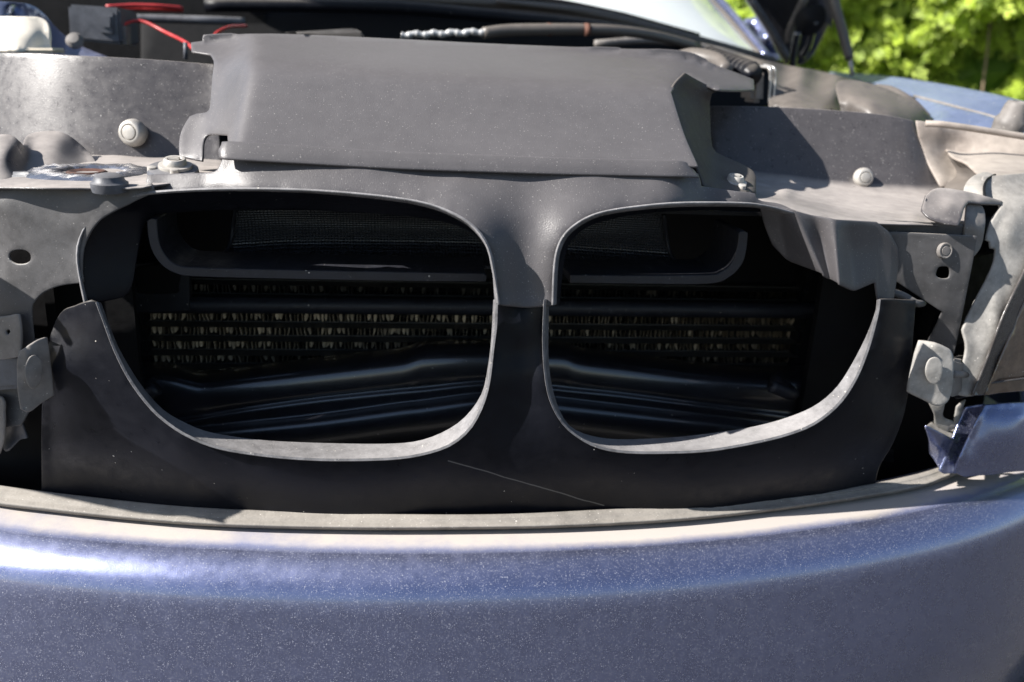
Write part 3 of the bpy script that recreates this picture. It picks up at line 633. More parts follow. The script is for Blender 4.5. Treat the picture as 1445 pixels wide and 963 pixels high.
sheet('rubber_flap', [(-40, 560, c), (0, 562), (4, 585), (3, 620), (-3, 640, c), (-40, 645, c)], [npt(*a) for a in ((-40, 560, .06), (0, 562, .045), (4, 600, .04), (-3, 640, .05), (-40, 645, .07))], M['tab'], lbr, th=.003, step=5)

# ================================================================== right wall and tray
rw_out = [(1003, 150, c), (1100, 152), (1200, 158), (1255, 164), (1292, 172, c), (1300, 200), (1312, 232), (1328, 258, c), (1352, 270), (1372, 284, c), (1366, 319, c), (1300, 317), (1235, 315), (1175, 310), (1122, 298), (1084, 287, c), (1064, 278, c), (1012, 264, c)]
def rwall_Y(P):
    """pressed wall standing on a nearly level tray, with a soft crease between and a flank at the right"""
    x = P[:, 0]
    yt = np.interp(x, [1003, 1100, 1200, 1255, 1292, 1372], [150, 152, 158, 164, 172, 190]); yb = np.interp(x, [1003, 1100, 1200, 1290, 1372], [246, 257, 267, 272, 280])
    yf = np.interp(x, [1003, 1064, 1122, 1175, 1235, 1366], [264, 279, 298, 311, 316, 320]); Yf = np.interp(x, [1003, 1064, 1122, 1175, 1235, 1300, 1366], [.125, .11, .070, .062, .066, .078, .095])
    acc = np.zeros(len(P)); K = np.array([-9, -5, 0, 5, 9.]); W = np.array([.12, .22, .32, .22, .12])
    for k, wt in zip(K, W):
        y = P[:, 1]+k; v = (y-yt)/(yb-yt); u = (y-yb)/(yf-yb)
        Yw = .352-.055*v-.010*np.clip(v-.62, 0, 1)*(v < 1)+.0009*sp((x-1288)/5)*5*np.clip(1.1-v, 0, 1)
        Yt = 1/(1/1.043*(1-u)+u/(.75+Yf))-.75
        acc += wt*np.where(y < yb, Yw, Yt)
    return acc
rwall = lab(sheet('inner_panel', rw_out, rwall_Y, M['wall'], car, th=0.002, step=6, bumps=((1109, 270, 12, 10, .025), (1290, 308, 12, 6, .010))), 'curved dusty inner panel and tray at the right, half in shade of the cover')
bolt(at(1216, 251, .302), (-.05, -.96, .14), .0125, rwall)
bl = sheet('bent_lip', [(1308, 276, c), (1318, 268), (1335, 266), (1375, 273), (1414, 284, c), (1413, 287, c), (1385, 286), (1366, 284, c), (1360, 292), (1356, 306), (1351, 317, c), (1330, 313), (1312, 306), (1302, 296, c)],
    [npt(*a) for a in ((1308, 276, .075), (1335, 267, .085), (1375, 273, .085), (1414, 284, .08), (1385, 286, .066), (1366, 285, .062), (1356, 305, .042), (1350, 316, .035), (1330, 312, .040), (1302, 298, .055), (1340, 290, .055))], M['wall'], rwall, th=.003, step=4, sm=1)
sheet('panel_foot', [(1366, 290, c), (1385, 291), (1390, 310), (1385, 345), (1376, 360, c), (1362, 334, c)], [npt(*a) for a in ((1366, 290, .07), (1388, 300, .07), (1385, 345, .06), (1364, 330, .055), (1376, 320, .045))], M['tab'], rwall, th=.003, step=4)

# front bracket, right
rb_out = [(1246, 329, c), (1300, 331), (1378, 335, c), (1372, 370), (1364, 410), (1358, 440, c), (1352, 470), (1345, 502, c), (1324, 492), (1309, 484, c), (1322, 460), (1331, 440, c), (1308, 425), (1262, 394, c), (1250, 360)]
rb_ctrl = [npt(*a) for a in ((1246, 329, .058), (1300, 331, .050), (1376, 336, .040), (1250, 370, .060), (1262, 394, .058), (1310, 400, .049), (1364, 410, .042), (1331, 440, .047), (1345, 500, .055), (1312, 482, .08), (1340, 370, .043))]
rbr = lab(sheet('front_bracket', rb_out, rb_ctrl, M['bracket'], car, th=.0025, holes=[[(1323, 378), (1331, 375), (1340, 377), (1342, 386), (1339, 394), (1328, 395), (1320, 390)]], step=5), 'grey steel front bracket with round plug above an oval slot at the right end')
sheet('bracket_flange', [(1236, 312, c), (1300, 315), (1364, 319, c), (1364, 336, c), (1300, 334), (1238, 332, c)], [npt(*a) for a in ((1236, 313, .068), (1300, 315, .060), (1364, 320, .054), (1364, 335, .056), (1300, 333, .062), (1238, 331, .069))], M['bracket'], rbr, th=.0025, step=5, sm=1)
lathe('plug', [(.0085, -.003), (.0085, .0), (.0080, .0012), (.0068, .0012), (.0064, .0004), (.0050, .0004), (.0047, .0012), (.001, .0014)], at(1334, 354, nose(1334)+.0415), (.12, -.98, .15), M['tab'], rbr)
tube('wire_hook', [at(1256, 412, nose(1256)+.06), at(1275, 418, nose(1275)+.055), at(1292, 428, nose(1292)+.05), at(1302, 428, nose(1300)+.06)], .0042, M['bracket'], rbr)
rt = sheet('clip_tab', [(1299, 484, c), (1318, 488), (1334, 494), (1343, 503), (1343, 535), (1339, 560), (1332, 569), (1322, 570), (1305, 562), (1284, 552, c), (1290, 518)],
    [npt(*a) for a in ((1299, 484, .022), (1320, 488, .012), (1342, 503, .010), (1340, 558, .008), (1322, 570, .008), (1284, 552, .018), (1290, 518, .02), (1320, 525, .008))], M['pale'], rbr, th=.006, step=4, sm=1)
lab(rt, 'pale dusty steel tab with a round rivet at the right')
sheet('rivet', [(1308, 518), (1313, 508), (1322, 506), (1329, 514), (1329, 530), (1323, 541), (1314, 540), (1308, 530)], [npt(*a) for a in ((1308, 518, .005), (1322, 506, .004), (1330, 522, .002), (1316, 541, .004), (1319, 523, .002))], M['pale'], rt, th=.002, step=3)
hexa('clip_body', [at(1342, 505, nose(1342)+.018), at(1358, 510, nose(1358)+.03), at(1355, 556, nose(1358)+.03), at(1338, 562, nose(1342)+.015), at(1346, 503, .12), at(1372, 507, .12), at(1370, 556, .12), at(1345, 560, .12)], M['tab'], rbr, .003)
sheet('clip_base', [(1355, 507, c), (1366, 508), (1376, 520), (1379, 535), (1372, 556, c), (1356, 560, c)], [npt(*a) for a in ((1355, 507, .05), (1378, 530, .06), (1372, 556, .05), (1356, 560, .045), (1362, 530, .046))], M['panelplastic'], rbr, th=.008, step=4)
tube('clip_pin', [at(1344, 528, nose(1344)+.022), at(1366, 529, nose(1366)+.040)], [.0045, .0035], M['tab'], rbr)
sheet('bracket_leg', [(1312, 568, c), (1332, 572, c), (1330, 590), (1348, 598, c), (1352, 575, c), (1362, 566, c), (1350, 603, c), (1336, 610, c), (1322, 600), (1320, 585)], [npt(*a) for a in ((1312, 568, .06), (1332, 572, .05), (1350, 600, .06), (1322, 600, .07), (1362, 566, .06), (1340, 590, .06))], M['pale'], rbr, th=.003, step=4)

# ================================================================== headlight
hl = lab(sheet('headlight', [(1389, 250, c), (1445, 246), (1560, 236, c), (1560, 252, c), (1480, 320), (1445, 388), (1417, 447), (1394, 508), (1374, 558, c), (1352, 556, c), (1358, 530), (1366, 492), (1361, 466, c), (1368, 448), (1386, 412), (1404, 375), (1407, 352), (1400, 349, c), (1399, 340, c), (1394, 338, c), (1402, 312), (1414, 292), (1404, 282), (1385, 272, c)],
    [npt(*a) for a in ((1390, 250, .130), (1445, 247, .135), (1560, 237, .20), (1386, 270, .095), (1420, 268, .092), (1480, 266, .098), (1560, 250, .155), (1416, 292, .074), (1445, 290, .070), (1410, 350, .060), (1445, 335, .060), (1480, 318, .066), (1370, 450, .050), (1400, 430, .045), (1417, 447, .036), (1352, 555, .042), (1374, 558, .024), (1394, 508, .028), (1445, 386, .045))], M['pale'], car, th=.004, step=6, sm=8,
    bumps=((1405, 440, 10, 40, .004), (1425, 330, 16, 22, .005))), 'dusty headlight with pale metal frame and smoked lens')
sheet('housing_corner', [(1360, 276, c), (1364, 260), (1374, 249), (1390, 243), (1402, 246, c), (1394, 252), (1389, 262), (1388, 276, c), (1374, 280)], [npt(*a) for a in ((1360, 276, .100), (1366, 258, .112), (1376, 249, .128), (1392, 244, .140), (1402, 246, .130), (1380, 262, .096), (1389, 262, .098), (1388, 276, .085), (1374, 279, .088))], M['pale'], hl, th=.003, step=4, sm=3)
tube('headlight_seam', [at(1404, 247, nose(1404)+.126), at(1394, 253, nose(1394)+.112), at(1389, 263, nose(1389)+.094), at(1389, 277, nose(1389)+.081)], .0014, M['black'], hl, seg=8)
sheet('bezel', [(1374, 558, c), (1394, 508), (1417, 447), (1445, 388), (1480, 320), (1560, 262, c), (1560, 300, c), (1500, 350), (1462, 400), (1430, 470), (1405, 530), (1394, 556, c)],
    [npt(*a) for a in ((1374, 558, .024), (1394, 508, .028), (1445, 388, .044), (1480, 320, .06), (1560, 262, .14), (1560, 300, .135), (1462, 400, .046), (1430, 470, .036), (1394, 556, .030))], M['bezel'], hl, th=.003, step=5)
ln = sheet('lens', [(1392, 557, c), (1404, 530), (1429, 470), (1461, 400), (1500, 350), (1560, 300, c), (1620, 420), (1620, 545, c), (1445, 551)],
    [npt(*a) for a in ((1392, 557, .034), (1429, 470, .040), (1461, 400, .05), (1560, 300, .13), (1445, 551, .034), (1620, 545, .16), (1620, 420, .17), (1450, 480, .036), (1500, 450, .05))], M['lens'], hl, th=.003, step=7)
tube('lens_rib', [at(1398, 541, nose(1398)+.031), at(1440, 535, nose(1440)+.031), at(1520, 525, nose(1520)+.05)], .0012, M['bezel'], ln)
hexa('headlight_body', [(.54, .14, .78), (.80, .30, .78), (.80, .28, .64), (.50, .12, .64), (.56, .28, .78), (.80, .43, .78), (.80, .43, .64), (.54, .28, .64)], M['black'], hl, .02)
tr_ = lab(sheet('headlight_trim', [(1391, 573, c), (1445, 569), (1600, 560, c), (1600, 655, c), (1445, 664), (1400, 669), (1362, 672, c), (1349, 666, c), (1352, 655), (1370, 615)],
    [npt(*a) for a in ((1391, 573, .048), (1445, 570, .046), (1600, 562, .16), (1394, 584, .036), (1445, 584, .032), (1600, 590, .145), (1376, 620, .032), (1445, 625, .026), (1600, 640, .14), (1349, 664, .042), (1364, 655, .031), (1362, 671, .036), (1445, 663, .032), (1368, 618, .042))], M['paint'], car, th=.003, step=4, sm=5), 'blue painted trim strip below the right headlight')
lab(sheet('trim_return', [(1364, 576, c), (1378, 574), (1391, 572, c), (1370, 615), (1349, 667, c), (1341, 667), (1334, 668, c), (1327, 664, c), (1345, 622), (1352, 602)],
    [npt(*a) for a in ((1364, 577, .060), (1391, 573, .050), (1349, 666, .044), (1327, 664, .052), (1345, 622, .054), (1372, 590, .060), (1356, 630, .056), (1339, 665, .053))], M['paint'], tr_, th=.003, step=4, sm=1), 'recessed edge of the blue trim strip')
sheet('trim_corner', [(1307, 603, c), (1325, 612), (1345, 622, c), (1329, 664, c), (1312, 640, c), (1312, 622)], [npt(*a) for a in ((1307, 603, .050), (1345, 622, .052), (1329, 664, .056), (1312, 640, .070), (1322, 630, .052))], M['paint'], tr_, th=.003, step=4, sm=1)
sheet('trim_ledge', [(1307, 603, c), (1318, 594, c), (1343, 599, c), (1353, 599, c), (1345, 622, c), (1325, 612)], [npt(*a) for a in ((1307, 603, .050), (1318, 594, .085), (1343, 599, .090), (1353, 599, .085), (1345, 622, .052))], M['pale'], tr_, th=.002, step=4, sm=1)

def mirror_headlight():
    """the left headlight: same unit mirrored, further out, pushed forward and flattened to cast shade; mostly beyond the picture"""
    def mir(o, par):
        c = o.copy(); c.data = o.data.copy(); COL.objects.link(c)
        co = np.empty(len(c.data.vertices)*3); c.data.vertices.foreach_get('co', co); co = co.reshape(-1, 3)
        co[:, 0] = -co[:, 0]-HLX; co[:, 1] += HLY; co[:, 2] -= .03; co[:, 2] = np.where(co[:, 2] < .76, .76-(.76-co[:, 2])*.2, co[:, 2]); c.data.vertices.foreach_set('co', co.ravel()); c.data.flip_normals(); c.data.update(); c.parent = par; return c
    l = mir(hl, car); lab(l, 'headlight at the left edge, mostly out of the picture, reshaped to cast shade')
    for ch in [x for x in hl.children if x.name != 'headlight_body']: mir(ch, l)
HLX, HLY = 0.06, -0.10  # left unit shifted so that its shade falls on the grille panels
mirror_headlight()

# ================================================================== inside the grille openings
for pts in ([(207, 312, c), (214, 308), (221, 310, c), (223, 335), (228, 352), (238, 366), (252, 375), (280, 378), (400, 381), (560, 384), (683, 386, c), (687, 390, c), (686, 398, c), (560, 397), (400, 394), (280, 391), (250, 387), (229, 375), (215, 356), (209, 335)],
            [(805, 388, c), (900, 389), (1000, 388), (1018, 384), (1032, 373), (1040, 352), (1043, 328, c), (1050, 326), (1056, 329, c), (1054, 350), (1048, 372), (1030, 391), (1000, 401), (900, 401), (804, 400, c)]):
    extrude_px('air_baffle', pts, .085, .075, M['baffle'], car)
# printed scoop: concave wall with thin end lips
duct = lab(band('air_scoop', [[(330, 285, .19), (420, 284, .20), (560, 286, .205), (690, 290, .205), (800, 296, .20), (936, 302, .19)],
    [(327, 325, .20), (420, 325, .225), (560, 327, .235), (690, 330, .235), (800, 334, .225), (940, 338, .20)],
    [(322, 350, .19), (420, 352, .21), (560, 355, .215), (690, 357, .215), (800, 360, .21), (947, 362, .19)],
    [(305, 371, .155), (420, 372, .16), (560, 374, .16), (690, 376, .16), (800, 378, .16), (964, 379, .155)]], M['duct'], car, n=60, sub=6, th=.003), 'layered dark printed air scoop behind the baffles')
tube('scoop_edge', [at(332, 286, .185), at(328, 325, .195), at(322, 350, .185), at(304, 371, .15)], .0022, M['baffle'], duct)
tube('scoop_edge', [at(937, 303, .185), at(941, 338, .195), at(948, 362, .185), at(965, 379, .15)], .0022, M['baffle'], duct)
# condenser
def radiator():
    rt_ = empty('radiator'); rt_.parent = car; lab(rt_, 'dirty condenser core with many bent pale fins')
    zs = []; y = .305
    tl = [(180, 405), (180, 425)]
    rows = np.linspace(393, 533, 8)
    for k, py in enumerate(rows):
        a = at(180, py, y); b = at(1150, py+10, y)
        a = np.array([-.46, y, a[2]]); b = np.array([.46, y, a[2]])
        hexa('radiator_tube', [a+(0, 0, .0012), b+(0, 0, .0012), b-(0, 0, .0012), a-(0, 0, .0012), a+(0, .02, .0012), b+(0, .02, .0012), b-(0, .02, .0012), a-(0, .02, .0012)], M['tubealloy'], rt_, 0)
        zs.append(a[2])
    V = []; F = []; tone = []
    for k in range(len(zs)-1):
        z1, z0 = zs[k]-.0012, zs[k+1]+.0012; h = z1-z0; x = -.455
        while x < .455:
            wide = rng.random() < (.30 if x < 0.05 else .16)
            wd = rng.uniform(.0025, .0050) if wide else rng.uniform(.0005, .0012)
            zt, zb = (z1, z0) if not wide else (z1-h*rng.uniform(0, .2), z0+h*rng.uniform(0, .2))
            lean = rng.normal(0, .0006); bow = rng.normal(0, .0007); yo = y-.001*rng.random()
            tn = (rng.uniform(.35, 1.0) if wide else rng.uniform(.1, .6))*(.10 if k < 2 else 1.0)  # upper rows darkened in their colour, for the baffle's shade
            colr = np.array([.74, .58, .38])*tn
            n0 = len(V); ns = 5
            for s in range(ns):
                u = s/(ns-1); z = zb+(zt-zb)*u; pf = (math.sin(math.pi*min(max(u, .08), .92))**.6) if wide else 1
                cx = x+lean*(u-.5)*2+bow*math.sin(math.pi*u)
                V += [(cx-wd*pf/2, yo, z), (cx+wd*pf/2, yo+(.0012 if wide else .0004), z), (cx+wd*pf/2+.0004, yo+.012, z)]
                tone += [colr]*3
            for s in range(ns-1):
                a = n0+s*3
                F += [(a, a+1, a+4, a+3), (a+1, a+2, a+5, a+4)]
            x += rng.uniform(.0042, .0062)
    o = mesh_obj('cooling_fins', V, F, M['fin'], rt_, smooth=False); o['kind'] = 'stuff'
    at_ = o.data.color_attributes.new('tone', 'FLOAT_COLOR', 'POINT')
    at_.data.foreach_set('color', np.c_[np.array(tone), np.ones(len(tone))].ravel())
    box = hexa('core_back', [(-.50, y+.021, .825), (.50, y+.021, .825), (.50, y+.021, .42), (-.50, y+.021, .42), (-.50, y+.03, .825), (.50, y+.03, .825), (.50, y+.03, .42), (-.50, y+.03, .42)], M['black'], rt_, 0)
    for s in (-1, 1):
        x0 = s*.415 if s < 0 else .425
        hexa('end_tank', [(x0+s*.0, y-.02, .82), (x0+s*.05, y-.02, .82), (x0+s*.05, y-.02, .5), (x0+s*.0, y-.02, .5), (x0, y+.02, .82), (x0+s*.05, y+.02, .82), (x0+s*.05, y+.02, .5), (x0, y+.02, .5)], M['black'], rt_, .004)
M['tubealloy'] = surf('dark_alloy_tube', (0.05, 0.046, 0.04), 0.5, bump=0.1)
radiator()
bar = tube('support_bar', [at(150, 430, .275), at(430, 431, .275), at(735, 434, .275), at(1250, 440, .275)], .0105, M['baffle'], car, seg=16)
brk = extrude_px('radiator_bracket', [(186, 372, c), (267, 372, c), (267, 438, c), (250, 440), (192, 442, c), (186, 430)], .262, .012, M['baffle'], car)
extrude_px('bracket_slot', [(193, 378), (250, 376), (252, 405), (248, 414), (200, 415), (193, 408)], .2605, .003, M['black'], brk)
# pressed steel crossmember
def r3(f): return [f(x) for x in (120, 215, 240, 270, 290, 350, 450, 560, 582, 602, 690, 775, 800, 818, 880, 1000, 1080, 1110, 1150, 1260)]
X0 = [120, 215, 240, 270, 290, 350, 450, 560, 582, 602, 690, 775, 800, 818, 880, 1000, 1080, 1110, 1150, 1260]
R1 = [528, 530, 532, 539, 542, 535, 523, 510, 505, 500, 498, 500, 502, 509, 517, 532, 538, 536, 534, 530]
def ip(xs, ys): return lambda x: float(np.interp(x, xs, ys))
r1 = ip(X0, R1); r2 = ip([120, 250, 400, 560, 690, 775, 880, 990, 1260], [612, 597, 572, 555, 543, 549, 560, 574, 606]); r3_ = ip([120, 290, 450, 560, 690, 780, 900, 1000, 1260], [632, 607, 590, 575, 560, 566, 580, 592, 625])
rows = []
for fn, dy, Y in ((r1, -19, .262), (r1, -13, .243), (r1, -6, .229), (r1, 0, .2195), (r1, 8, .2135), (r1, 20, .2110), (r1, 32, .2115)):
    rows.append([(x, fn(x)+dy, Y) for x in X0])
for fn, dy, Y in ((r2, -6, .2155), (r2, 1, .2105), (r3_, -7, .2130), (r3_, -2, .2085), (r3_, 4, .2030), (r3_, 11, .1995), (r3_, 24, .1990), (r3_, 45, .208), (r3_, 80, .235)):
    rows.append([(x, fn(x)+dy, Y) for x in X0])
beam = lab(band('crossmember', rows, M['beam'], car, n=130, sub=3, th=.003), 'glossy black pressed steel crossmember below the fins')
for a, b in (((198, 562), (222, 548)), ((1118, 556), (1088, 545))):
    p0 = at(a[0], a[1], .17); p1 = at(b[0], b[1], .17-.004)
    tube('stud', [p0+np.array([0, .05, 0]), p0, p1], [.0078, .0078, .0078], M['baffle'], beam, seg=16)

# dark inner shell of the engine bay: floor, sides, bulkhead
bay = empty('engine_bay'); bay.parent = car
def slab(name, x0, x1, y0, y1, z0, z1, par, mat='black', bev=0.0):
    return hexa(name, [(x0, y0, z1), (x1, y0, z1), (x1, y0, z0), (x0, y0, z0), (x0, y1, z1), (x1, y1, z1), (x1, y1, z0), (x0, y1, z0)], M[mat], par, bev)
slab('bay_floor', -.66, .66, .12, 1.2, .30, .32, bay)
slab('bay_side', -.665, -.635, .30, 1.2, .32, .80, bay); slab('bay_side', .70, .73, .30, 1.2, .32, .80, bay)
slab('firewall', -.70, .70, 1.18, 1.21, .32, .99, bay); slab('bulkhead_side', -1.10, -.38, 1.14, 1.17, .32, 1.10, bay); slab('inner_wing_wall', -1.10, -1.07, .5, 1.14, .32, 1.10, bay)
slab('engine_block', -.30, .34, .50, 1.0, .34, .86, bay, bev=.03)
slab('dark_backing', -.62, -.39, .17, .18, .34, .80, bay); slab('dark_backing', .40, .62, .20, .21, .34, .78, bay)  # black slabs added behind the side gaps to keep them dark
slab('sun_block_roof', -.30, .30, .095, .34, .811, .815, bay); slab('sun_block_side', -.475, -.465, .16, .33, .40, .82, bay); slab('sun_block_side', .475, .485, .16, .33, .40, .80, bay)  # unseen slabs added to keep sun out of the grille cavity

# ================================================================== things in the engine bay
res = sheet('reservoir', [(-90, 27, c), (-20, 24), (40, 24), (60, 27), (67, 38), (69, 70, c), (-90, 69, c)], [(-90, 27, .55), (0, 25, .50), (62, 27, .52), (-90, 69, .48), (0, 69, .452), (40, 69, .455), (69, 69, .485), (15, 45, .458), (-40, 45, .475), (50, 45, .465), (67, 40, .495)], M['white'], car, th=.006, step=4, sm=12)
lab(res, 'cream plastic washer reservoir behind the left inner panel')
box_px('reservoir_flange', [(-72, 66.5), (76, 67.5), (77, 75), (-72, 75)], [.45, .45, .45, .45], .045, M['white'], res, .003)
lab(sheet('inner_wing', [(-120, -20, c), (-40, -6), (0, 2), (38, 6), (58, 16), (84, 44), (112, 64), (160, 84, c), (160, 130, c), (-120, 130, c)],
    [(-120, -20, .62), (0, 3, .70), (38, 7, .75), (58, 17, .78), (84, 44, .76), (112, 64, .74), (160, 84, .72), (0, 20, .64), (30, 24, .66), (50, 40, .70), (160, 130, .6), (-120, 130, .5), (-120, 40, .56), (10, 60, .62)], M['paint'], car, th=.003, bumps=((20, 20, 9, 9, -.03),)), 'blue painted left wing seen edge on beside the reservoir')
fb = box_px('fuse_box', [(95, 6), (168, 11), (172, 63), (98, 56)], .78, .10, M['box'], car, .004)
lab(fb, 'grey lidded fuse box with a square latch')
box_px('latch', [(139, 17), (160, 18), (160, 49), (141, 47)], .776, .006, M['box'], fb, .0015)
box_px('latch_button', [(143, 22), (156, 23), (156, 40), (144, 39)], .773, .006, M['box'], fb, .001)
box_px('fuse_box_corner', [(169, 36), (177, 37), (178, 64), (171, 63)], .79, .03, M['tab'], fb, .001)
def wire(P, r, mat='red', name='wire'): return tube(name, [at(*p) for p in P], r*.78, M[mat], car, seg=8)
wire([(172, 36, .80), (188, 30, .82), (206, 32, .82), (232, 45, .80), (262, 60, .74), (275, 72, .70)], .0036)
wire([(150, 10, .90), (190, 8, .92), (225, 9, .93), (258, 12, .95)], .0048); wire([(150, 14, .91), (190, 13, .93), (225, 14, .94), (258, 15, .96)], .0042)
wire([(300, 52, .72), (310, 44, .74), (325, 38, .78), (348, 37, .85)], .0032)
wire([(150, 26, .99), (230, 27, 1.0), (300, 29, 1.0), (345, 31, 1.02)], .010, 'box', 'rail_tube')
wire([(262, 60, .62), (262, 84, .62)], .004, 'box', 'wire_clip')
lathe('clip_nut', [(.003, -.004), (.012, 0), (.013, .006), (.008, .012), (.002, .013)], at(107, 60, .70), (0, -.8, .5), M['tab'], car)
# bulkhead seal, cowl, hoses
tube('bulkhead_seal', [at(290, 8, 1.08), at(420, 8, 1.08), at(560, 11, 1.08), at(690, 22, 1.08), at(800, 33, 1.06), at(900, 47, 1.02), at(1000, 70, 1.0), at(1100, 97, 1.0)], .0125, M['panelplastic'], car, seg=14)
tube('cowl_edge', [at(430, -6, 1.12), at(600, 0, 1.12), at(740, 8, 1.12), at(850, 22, 1.12), at(990, 58, 1.14), at(1090, 86, 1.16)], .009, M['brownpl'], car, seg=10)
lab(sheet('cowl', [(200, -60, c), (600, -30, c), (760, -6), (860, 20), (1000, 56), (1105, 88, c), (1105, 150, c), (200, 150, c)], [(200, -60, 1.17), (600, -30, 1.17), (860, 20, 1.16), (1105, 88, 1.18), (1105, 150, 1.10), (200, 150, 1.10), (650, 60, 1.13)], M['black'], car, th=.004, step=20), 'black cowl panel under the windscreen')
def hose():
    n = 34; P = [at(566+(690-566)*i/(n-1), 50-(5)*i/(n-1)+1.2*math.sin(i*.9), .66) for i in range(n)]
    r = [.0042+.0016*(0.5+0.5*math.cos(i*math.pi*.66)) for i in range(n)]
    V, F = tube_vf(P, r, 10, 3); return mesh_obj('ribbed_hose', V, F, M['hose'], car)
hose()
tube('hose', [at(682, 47, .66), at(720, 43, .67), at(790, 42, .68), at(860, 43, .70), at(920, 50, .74), at(985, 66, .80)], [.0090, .0095, .0095, .009, .0085, .008], M['brownpl'], car)
for px, py in ((775, 42), (828, 42)):
    tube('hose_clamp', [at(px-2.5, py, .678), at(px+2.5, py+.2, .68)], .0102, M['rust'], car, seg=16)
tube('pipe', [at(840, 62, .82), at(920, 57, .85), at(1000, 68, .88), at(1075, 90, .90)], .0065, M['tab'], car)
box_px('engine_cover_tab', [(398, 46), (500, 40), (512, 46), (512, 58)], .62, .05, M['tab'], car, .003)
box_px('engine_cover_tab', [(398, 50), (512, 46), (512, 62), (398, 62)], .60, .05, M['brownpl'], car, .003)
# windscreen, pillar, wiper
lab(band('windscreen', [[(300, -40, 1.22), (560, -24, 1.18), (700, -4, 1.18), (850, 18, 1.19), (1000, 56, 1.24), (1077, 81, 1.30)],
    [(340, -280, 1.9), (600, -265, 1.9), (700, -255, 1.9), (800, -235, 1.92), (880, -180, 1.95), (933, -76, 1.90)]], M['glass'], car, n=50, sub=10, th=.005), 'pale dusty windscreen with sky glare put into its white')
pl = tube('windscreen_pillar', [at(1083, 84, 1.31), at(1048, 40, 1.44), at(1011, -3, 1.62), at(942, -78, 1.90)], .0125, M['paint'], car, seg=14)
tube('pillar_trim', [at(1074, 80, 1.295), at(1040, 40, 1.42), at(1001, -3, 1.60), at(932, -78, 1.88)], .006, M['brownpl'], pl, seg=10)
wp = tube('wiper', [at(690, -8, 1.16), at(790, 6, 1.17), at(880, 26, 1.18), at(986, 51, 1.20)], [.006, .010, .012, .006], M['black'], car, seg=10)
tube('wiper_arm', [at(700, 2, 1.10), at(790, 12, 1.11), at(872, 22, 1.12)], [.004, .0055, .005], M['brownpl'], wp, seg=8)
# mirror
mr_ = lab(sheet('door_mirror', [(1046, 52), (1050, 36), (1060, 28), (1076, 25), (1088, 30), (1102, 52), (1113, 76), (1095, 78), (1072, 76), (1056, 68)],
    [(1046, 52, 1.52), (1060, 28, 1.52), (1080, 25, 1.52), (1113, 76, 1.50), (1072, 76, 1.50), (1085, 50, 1.40), (1075, 60, 1.42), (1064, 48, 1.47), (1056, 68, 1.51), (1100, 60, 1.44)], M['paint'], car, th=.02, step=4, bumps=((1062, 50, 6, 11, -.05),)), 'blue door mirror partly behind the bonnet corner')
box_px('door_waistline', [(1078, 75), (1118, 78), (1120, 86), (1082, 83)], 1.42, .2, M['paint'], car, .006)
# bonnet and hinge and strut
hood = lab(sheet('bonnet', [(1112, 88, c), (1130, 90, c), (1148, 72), (1168, 30), (1180, -30), (1230, -700, c), (150, -760, c), (180, -120), (600, -190), (900, -150), (1025, -60), (1058, -2), (1086, 42)],
    [(1112, 88, 1.20), (1130, 90, 1.18), (1168, 30, 1.14), (1058, -2, 1.17), (900, -150, 1.08), (600, -190, 1.06), (180, -120, 1.08), (150, -760, .72), (1230, -700, .74), (700, -730, .70), (700, -450, .86)], M['beam'], car, th=.02, step=16), 'open bonnet seen from its black underside')
tube('bonnet_frame', [at(1062, 0, 1.14), at(1090, 42, 1.16), at(1114, 84, 1.17)], .006, M['box'], hood, seg=10)
tube('bonnet_frame', [at(1136, -4, 1.11), at(1116, 40, 1.14), at(1113, 60, 1.15)], .009, M['brownpl'], hood, seg=10)
tube('bonnet_hinge', [at(1118, 96, 1.12), at(1121, 70, 1.10), at(1126, 45, 1.08)], .008, M['beam'], hood, seg=10)
tube('bonnet_hinge', [at(1132, 80, 1.12), at(1142, 62, 1.10), at(1150, 30, 1.07)], .007, M['beam'], hood, seg=10)
sheet('hinge_cover', [(1122, 28), (1135, 12), (1160, 10), (1164, 30), (1148, 48), (1130, 46)], [(1122, 28, 1.09), (1164, 30, 1.07), (1140, 28, 1.05), (1135, 12, 1.08), (1148, 48, 1.08)], M['black'], hood, th=.006, step=5)
st = tube('gas_strut', [at(1174, -40, 1.06), at(1178, 4, 1.04), at(1189, 45, 1.03), at(1199, 84, 1.02)], [.0085, .0100, .0100, .0095], M['brownpl'], car, seg=16)
tube('strut_rod', [at(1199, 82, 1.02), at(1203, 107, 1.015)], .0046, M['bolt'], st, seg=10)
# air box, bellows, elbow
ab = lab(sheet('air_box', [(985, 62, c), (1040, 76), (1110, 92), (1160, 101), (1200, 112), (1240, 124), (1290, 150, c), (1290, 165, c), (1190, 160, c), (1086, 150, c), (1087, 102), (1070, 94), (1035, 84), (985, 76, c)],
    [(985, 62, .98), (1040, 76, .99), (1110, 92, 1.0), (1160, 101, .98), (1200, 112, .90), (985, 76, .80), (1035, 84, .72), (1070, 95, .60), (1087, 102, .57), (1130, 106, .58), (1183, 117, .56), (1240, 124, .75), (1290, 150, .6), (1090, 112, .545), (1180, 124, .535), (1086, 150, .54), (1190, 158, .53), (1290, 165, .5), (1135, 130, .54)], M['brownpl'], car, th=.003, step=5), 'dusty dark plastic air box at the right of the engine bay')
box_px('air_box_clamp', [(1063, 96), (1080, 97), (1079, 146), (1061, 145)], .535, .05, M['railpale'], ab, .006)
tube('clamp_strip', [at(1073, 94, .55), at(1086, 97, .53), at(1087, 110, .53), at(1085, 146, .53)], .0022, M['chrome'], ab, seg=8)
tube('clamp_strip', [at(1078, 92, .55), at(1092, 96, .53), at(1094, 110, .53), at(1091, 146, .53)], .0018, M['chrome'], ab, seg=8)
